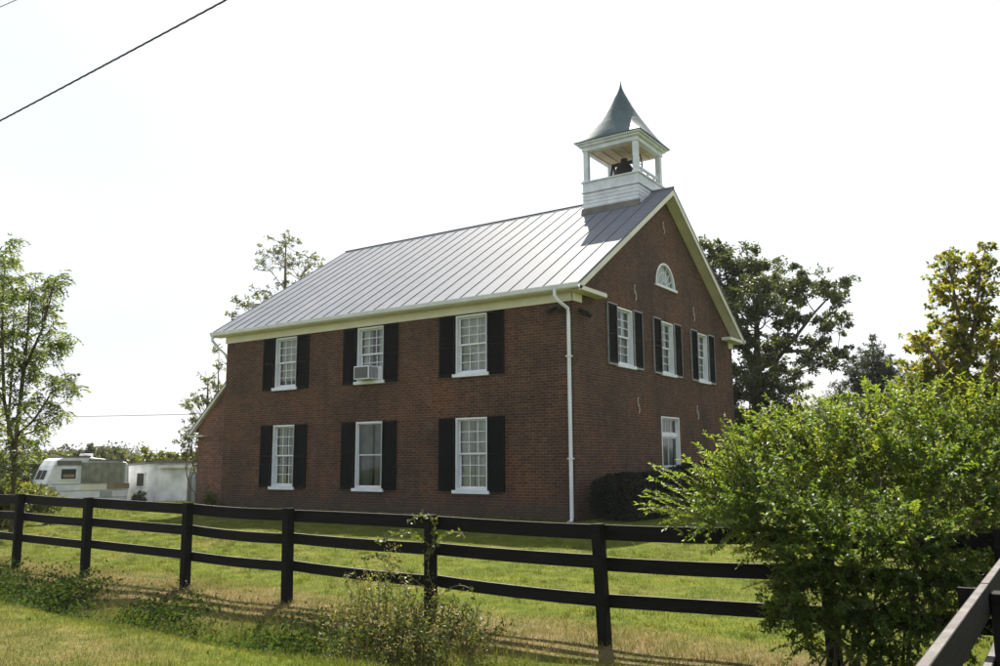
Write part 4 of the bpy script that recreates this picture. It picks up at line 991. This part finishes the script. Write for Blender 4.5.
# ------------------------------------------------------------------ grass blades
def blades(name, label, x, y, h, wd, lean=.5):
    n = len(x); b = np.stack([x, y, gz(x, y)-.004], 1); a = rng.uniform(0, 6.28, n); dr = np.stack([np.cos(a), np.sin(a), np.zeros(n)], 1)
    l = rng.uniform(.1, 1, n)[:, None]*lean*h[:, None]; a2 = rng.uniform(0, 6.28, n); sd = np.stack([np.cos(a2), np.sin(a2), np.zeros(n)], 1)*wd[:, None]*.5
    m = b+dr*l*.35+np.array([0, 0, 1.])*h[:, None]*.6; t = b+dr*l+np.array([0, 0, 1.])*h[:, None]
    V = np.concatenate([np.stack([b-sd, b+sd, m+sd*.7, m-sd*.7], 1).reshape(-1, 3), np.stack([m-sd*.7, m+sd*.7, t+sd*.12, t-sd*.12], 1).reshape(-1, 3)])
    F = np.arange(8*n).reshape(-1, 4); r_ = rng.random(n)
    return tag(npmesh(name, V, F, M['blade'], np.concatenate([r_, r_])), label, 'grass', kind='stuff')
def scatter(n, xa, xb, ya, yb): return rng.uniform(xa, xb, n), rng.uniform(ya, yb, n)
x, y = scatter(150000, -7, 12.5, -17, -10.6)
tall = 1+1.1*np.exp(-((y+12.75)/.42)**2)+.5*np.exp(-((y+11.5)/.18)**2)+1.1*sstep(-12.0, -12.5, y)*sstep(4, 6, x)
h = rng.uniform(.018, .058, len(x))*tall*(1+.35*np.sin(x*1.9+y)*np.sin(y*2.7))
blades('verge_grass', 'rough grass of the verge and ditch in front of the fence', x, y, h, rng.uniform(.004, .008, len(x)), .9)
x, y = scatter(150000, -17, 10.5, -10.6, -.25); k = np.hypot(x-CAM[0], y-CAM[1]) < 30; x, y = x[k], y[k]
blades('lawn_grass', 'short mown lawn grass between fence and house', x, y, rng.uniform(.014, .042, len(x))*(1+.35*np.sin(x*2.3+y)*np.sin(y*2.1-x)), rng.uniform(.006, .012, len(x)), 1.1)
nc = 1500; tx, ty = scatter(nc, -16, 10.5, -10.6, -.05); e_ = rng.random(nc) < .12; ty = np.where(e_, rng.uniform(-.35, -.02, nc), ty); tx = np.where(e_, rng.uniform(-14, 0, nc), tx)
x = np.repeat(tx, 26)+rng.normal(size=nc*26)*.045; y = np.repeat(ty, 26)+rng.normal(size=nc*26)*.045
blades('grass_tufts', 'uncut grass tufts dotted over the lawn and along the wall', x, y, np.repeat(rng.uniform(.04, .11, nc), 26)*rng.uniform(.5, 1.1, nc*26), rng.uniform(.006, .012, nc*26), 1.1)
x, y = scatter(60000, -36, -14.8, -6, 12)
blades('field_grass', 'longer grass of the far lawn around the camper', x, y, rng.uniform(.04, .10, len(x)), rng.uniform(.012, .022, len(x)), .8)

# ------------------------------------------------------------------ camper, shed, cylinders
def oriented(o3, ax, ay):
    """local frame: origin o3, unit axes ax (along), ay (away), z up"""
    return lambda a, b, c: tuple(np.array(o3)+np.array(ax)*a+np.array(ay)*b+np.array([0, 0, 1.])*c)
def obox(m, T, a0, a1, b0, b1, c0, c1):
    P = [T(a, b, c) for c in (c0, c1) for (a, b) in ((a0, b0), (a1, b0), (a1, b1), (a0, b1))]; i = len(m.v); m.v += P
    for q in ((0, 3, 2, 1), (4, 5, 6, 7), (0, 1, 5, 4), (1, 2, 6, 5), (2, 3, 7, 6), (3, 0, 4, 7)): m.f.append(tuple(i+k for k in q)); m.mi.append(m.cur)
pA = at(51, 500, 38.0); pB = at(127, 500, 40.2)
ax = pB-pA; ax[2] = 0; LNG = np.linalg.norm(ax); ax = ax/LNG; ay = np.array([-ax[1], ax[0], 0])
zg = float(gz(*(pA[:2]))); T = oriented((pA[0], pA[1], zg), ax, ay)
camper = empty('camper_trailer', T(LNG/2, 1.1, 0), 'old white camper trailer with grimy awning panel parked beyond the fence', 'trailer')
WD = 2.25
pr = [(0, .50), (-.30, 1.28), (-.02, 2.10), (.14, 2.38), (.45, 2.50), (LNG*.45, 2.50), (LNG-.55, 2.34), (LNG-.1, 2.25), (LNG, 2.05), (LNG+.06, 1.1), (LNG, .40)]; ay *= np.sign(ay@(pA-CAM)); T = oriented((pA[0], pA[1], zg-.32), ax, ay)
m = MB(); m.prism([T(a, 0, c) for a, c in pr], tuple(np.array(T(0, WD, 0))-np.array(T(0, 0, 0)))); m.build('body', M['camper_white'], camper, bevel=.05)
m = MB(); obox(m, T, .38, LNG*.47, -.03, WD+.03, 2.49, 2.56); obox(m, T, LNG*.45, LNG-.25, -.05, WD+.05, 2.33, 2.40); m.build('roof_edge', M['felt'], camper)
m = MB(); obox(m, T, LNG*.42, LNG*.55, .5, 1.2, 2.50, 2.66); m.build('roof_vent', M['camper_white'], camper, bevel=.04)
m = MB(); obox(m, T, 1.20, LNG-.20, -.07, -.012, 1.30, 2.26)
for q in range(8): obox(m, T, 1.22+q*.29, 1.24+q*.29, -.09, -.071, 1.32, 2.24)
m.build('awning_panel', M['camper_dirty'], camper)
m = MB(); obox(m, T, .28, 1.02, -.045, -.004, 1.45, 2.02); wn = m.build('window', M['camper_white'], camper)
m = MB(); obox(m, T, .34, .96, -.055, -.046, 1.51, 1.96); m.build('pane', M['inside'], wn)
m = MB(); obox(m, T, .42, .90, -.062, -.056, 1.58, 1.72); m.build('blind', M['camper_brown'], wn)
# end window, on the slanted upper nose panel
m = MB(); e0, e1 = np.array([-.245, 1.42]), np.array([-.075, 1.95]); nn_ = np.array([-.95, .25])*.02
def nose(b, t_, o): p_ = e0+(e1-e0)*t_+nn_*o; return T(p_[0], b, p_[1])
i_ = len(m.v); m.v += [nose(.35, 0, 0), nose(1.95, 0, 0), nose(1.95, 1, 0), nose(.35, 1, 0), nose(.35, 0, 1.5), nose(1.95, 0, 1.5), nose(1.95, 1, 1.5), nose(.35, 1, 1.5)]
for q in ((0, 3, 2, 1), (4, 5, 6, 7), (0, 1, 5, 4), (1, 2, 6, 5), (2, 3, 7, 6), (3, 0, 4, 7)): m.f.append(tuple(i_+k for k in q)); m.mi.append(0)
wn = m.build('window', M['camper_white'], camper)
m = MB(); m.quad(nose(.43, .1, 1.8), nose(1.1, .1, 1.8), nose(1.1, .9, 1.8), nose(.43, .9, 1.8)); m.quad(nose(1.18, .1, 1.8), nose(1.87, .1, 1.8), nose(1.87, .9, 1.8), nose(1.18, .9, 1.8)); m.build('pane', M['inside'], wn, fix=False)
m = MB(); obox(m, T, LNG-.95, LNG+.06, -.03, -.005, 1.02, 1.26); m.build('stripe', [M['camper_brown']], camper)
m = MB(); obox(m, T, .0, 1.2, -.02, -.003, 1.26, 1.30); m.build('stripe', [M['camper_grey']], camper)
m = MB(); m.prism([T(-.22, -.02, 1.10), T(.02, -.02, .55), T(.35, -.02, .55), T(.12, -.02, 1.18)], tuple(np.array(T(0, .017, 0))-np.array(T(0, 0, 0)))); m.build('grey_panel', M['camper_grey'], camper)
for zz in (.62, .96, 2.10):
    m = MB(); obox(m, T, .02, LNG+.0, -.018, -.002, zz, zz+.025); m.build('seam_strip', M['camper_grey'], camper)
m = MB(); obox(m, T, .15, 1.18, -.03, -.003, 2.14, 2.34); m.build('dark_band', M['felt'], camper)
m = MB(); obox(m, T, LNG*.62, LNG*.62+.55, -.03, -.004, .64, .93); m.build('hatch', M['camper_grey'], camper, bevel=.01)
m = MB(); obox(m, T, 1.28, LNG-.98, -.025, -.004, .98, 1.27); m.build('trim_panel', M['cream'], camper)
for q in (.52, .72):
    m = MB(); c0 = np.array(T(LNG*q, .02, .33)); c1 = np.array(T(LNG*q, .22, .33)); m.tube([c0, c1], .33, 16); wl = m.build('wheel', M['rubber'], camper)
    m = MB(); m.tube([np.array(T(LNG*q, .005, .33)), np.array(T(LNG*q, .018, .33))], .18, 14); m.build('hub', M['camper_white'], wl)
m = MB(); obox(m, T, -1.1, .1, 1.05, 1.15, .42, .52); m.tube([T(-1.0, 1.1, 0), T(-1.0, 1.1, .5)], .03, 6); m.build('hitch', M['iron'], camper)

# whitewashed outbuilding: front part with a window, longer flat-roofed part beside it
pS = at(160, 498, 40.2); pR = at(190.5, 498, 39.8); pLft = at(124, 498, 41.6)
zg = float(gz(pS[0], pS[1]))
shed = empty('white_shed', (pS[0], pS[1]+1.5, zg), 'low whitewashed shed with flat dark roof edge beside the camper', 'shed')
ax = pR-pS; ax[2] = 0; LS_ = np.linalg.norm(ax); ax /= LS_; ay = np.array([-ax[1], ax[0], 0]); ay *= np.sign(ay@(pS-CAM)); T2 = oriented((pS[0], pS[1], zg), ax, ay)
m = MB(); obox(m, T2, 0, LS_, 0, 2.6, -.3, 1.70); m.build('wall', M['block'], shed)
m = MB(); obox(m, T2, -.12, LS_+.2, -.16, 2.8, 1.702, 1.78); m.build('roof', M['felt'], shed); 
m = MB(); obox(m, T2, -.10, LS_+.18, -.175, -.161, 1.62, 1.765); m.build('fascia', M['dirty_white'], shed)
bx2 = pLft-pS; bx2[2] = 0; L2 = np.linalg.norm(bx2); bx2 /= L2; by2 = np.array([bx2[1], -bx2[0], 0]); by2 *= np.sign(by2@(pS-CAM)); T3 = oriented((pS[0], pS[1], zg), bx2, by2)
m = MB(); m.prism([T3(.004, .02, -.3), T3(L2, .02, -.3), T3(L2, .02, 1.72), T3(.004, .02, 1.88)], tuple(np.array(T3(0, 2.4, 0))-np.array(T3(0, 0, 0)))); m.build('wing_wall', M['block'], shed)
m = MB(); m.prism([T3(-.1, -.12, 1.885), T3(L2+.1, -.12, 1.715), T3(L2+.1, -.12, 1.80), T3(-.1, -.12, 1.97)], tuple(np.array(T3(0, 2.6, 0))-np.array(T3(0, 0, 0)))); m.build('wing_roof', M['felt'], shed)
m = MB(); obox(m, T3, L2*.44, L2*.44+.62, -.03, .015, .70, 1.42); wn = m.build('window', M['dirty_white'], shed)
m = MB(); obox(m, T3, L2*.44+.05, L2*.44+.57, -.04, -.031, .75, 1.37); m.build('pane', M['inside'], wn)
# gas cylinders beside the lean-to
for k, (u, lb) in enumerate(((190.8, 'dark grey gas cylinder between the white shed and the brick lean-to'), (195.4, 'pale grey gas cylinder nearest the brick lean-to'))):
    c = at(u, 497, 36.6-k*.5); z0_ = float(gz(c[0], c[1])); r_ = .17
    o = empty('gas_cylinder', (c[0], c[1], z0_), lb, 'gas cylinder', 'gas cylinders by the lean-to')
    m = MB(); m.lathe((c[0], c[1], z0_), [(0, .03), (r_*.9, .03), (r_, .08), (r_, 1.02), (r_*.85, 1.12), (r_*.5, 1.19), (.0, 1.21)], 18); m.build('tank', M['galv'] if k else M['felt'], o, smooth=True)
    m = MB(); m.lathe((c[0], c[1], z0_), [(r_*.62, 1.13), (r_*.62, 1.30), (r_*.58, 1.30), (r_*.58, 1.13)], 14); m.build('collar', M['galv'], o)
    m = MB(); m.tube([(c[0], c[1], z0_+1.2), (c[0], c[1], z0_+1.28)], .03, 8); m.tube([(c[0], c[1], z0_+1.26), (c[0]+.2, c[1], z0_+1.3)], .012, 6); m.build('valve', M['iron'], o)

# ------------------------------------------------------------------ overhead wires
def cable(label, a, b, r_, sag, strands=1, pitch=.9, n=160):
    m = MB(); a, b = np.array(a), np.array(b)
    t = np.linspace(0, 1, n)[:, None]; P = a+(b-a)*t-np.array([0, 0, 1.])*sag*4*t*(1-t); d = unit((b-a)[None])[0]
    s1 = unit(np.cross(d, [0, 0, 1.])[None])[0]; s2 = np.cross(s1, d); ln = np.linalg.norm(b-a)
    for k in range(strands):
        ph = 2*math.pi*k/strands+t*ln/pitch*2*math.pi; off = r_*1.0 if strands > 1 else 0
        m.tube(P+(s1*np.cos(ph)+s2*np.sin(ph))*off, r_, 6)
    return tag(m.build('overhead_cable', M['cable'], None, origin=tuple((a+b)/2), fix=False, smooth=True), label, 'cable')
A, B = at(0, 115, 13.), at(226, -6, 11.)
cable('thick twisted cable crossing the upper left of the sky', A+(A-B)*2.5, B+(B-A)*1.6, .0075, .10, 3, .5, 300)
A, B = at(0, 7, 16.), at(16, 0, 15.5)
cable('thin pale wire cutting the top left corner of the sky', A+(A-B)*25, B+(B-A)*25, .008, 0)
A, B = at(-40, 415.5, 70.), at(215, 411.5, 72.)
cable('thin distant wire low over the far trees', A+(A-B)*1.0, B+(B-A)*.6, .022, .25)
print('objects', len(bpy.data.objects))

# ------------------------------------------------------------------ haze
hz = MB(); hz.box((-620, -190, -3), (460, 620, 22)); hm = bpy.data.materials.new('haze_air'); hm.use_nodes = True; ht = hm.node_tree
ht.nodes.remove(ht.nodes['Principled BSDF']); pv = ht.nodes.new('ShaderNodeVolumePrincipled'); pv.inputs['Color'].default_value = (.93, .96, 1, 1); pv.inputs['Density'].default_value = .0002; pv.inputs['Anisotropy'].default_value = .3
ht.links.new(pv.outputs[0], ht.nodes['Material Output'].inputs['Volume']); tag(hz.build('haze', hm), kind='stuff')
cy.volume_bounces = 0
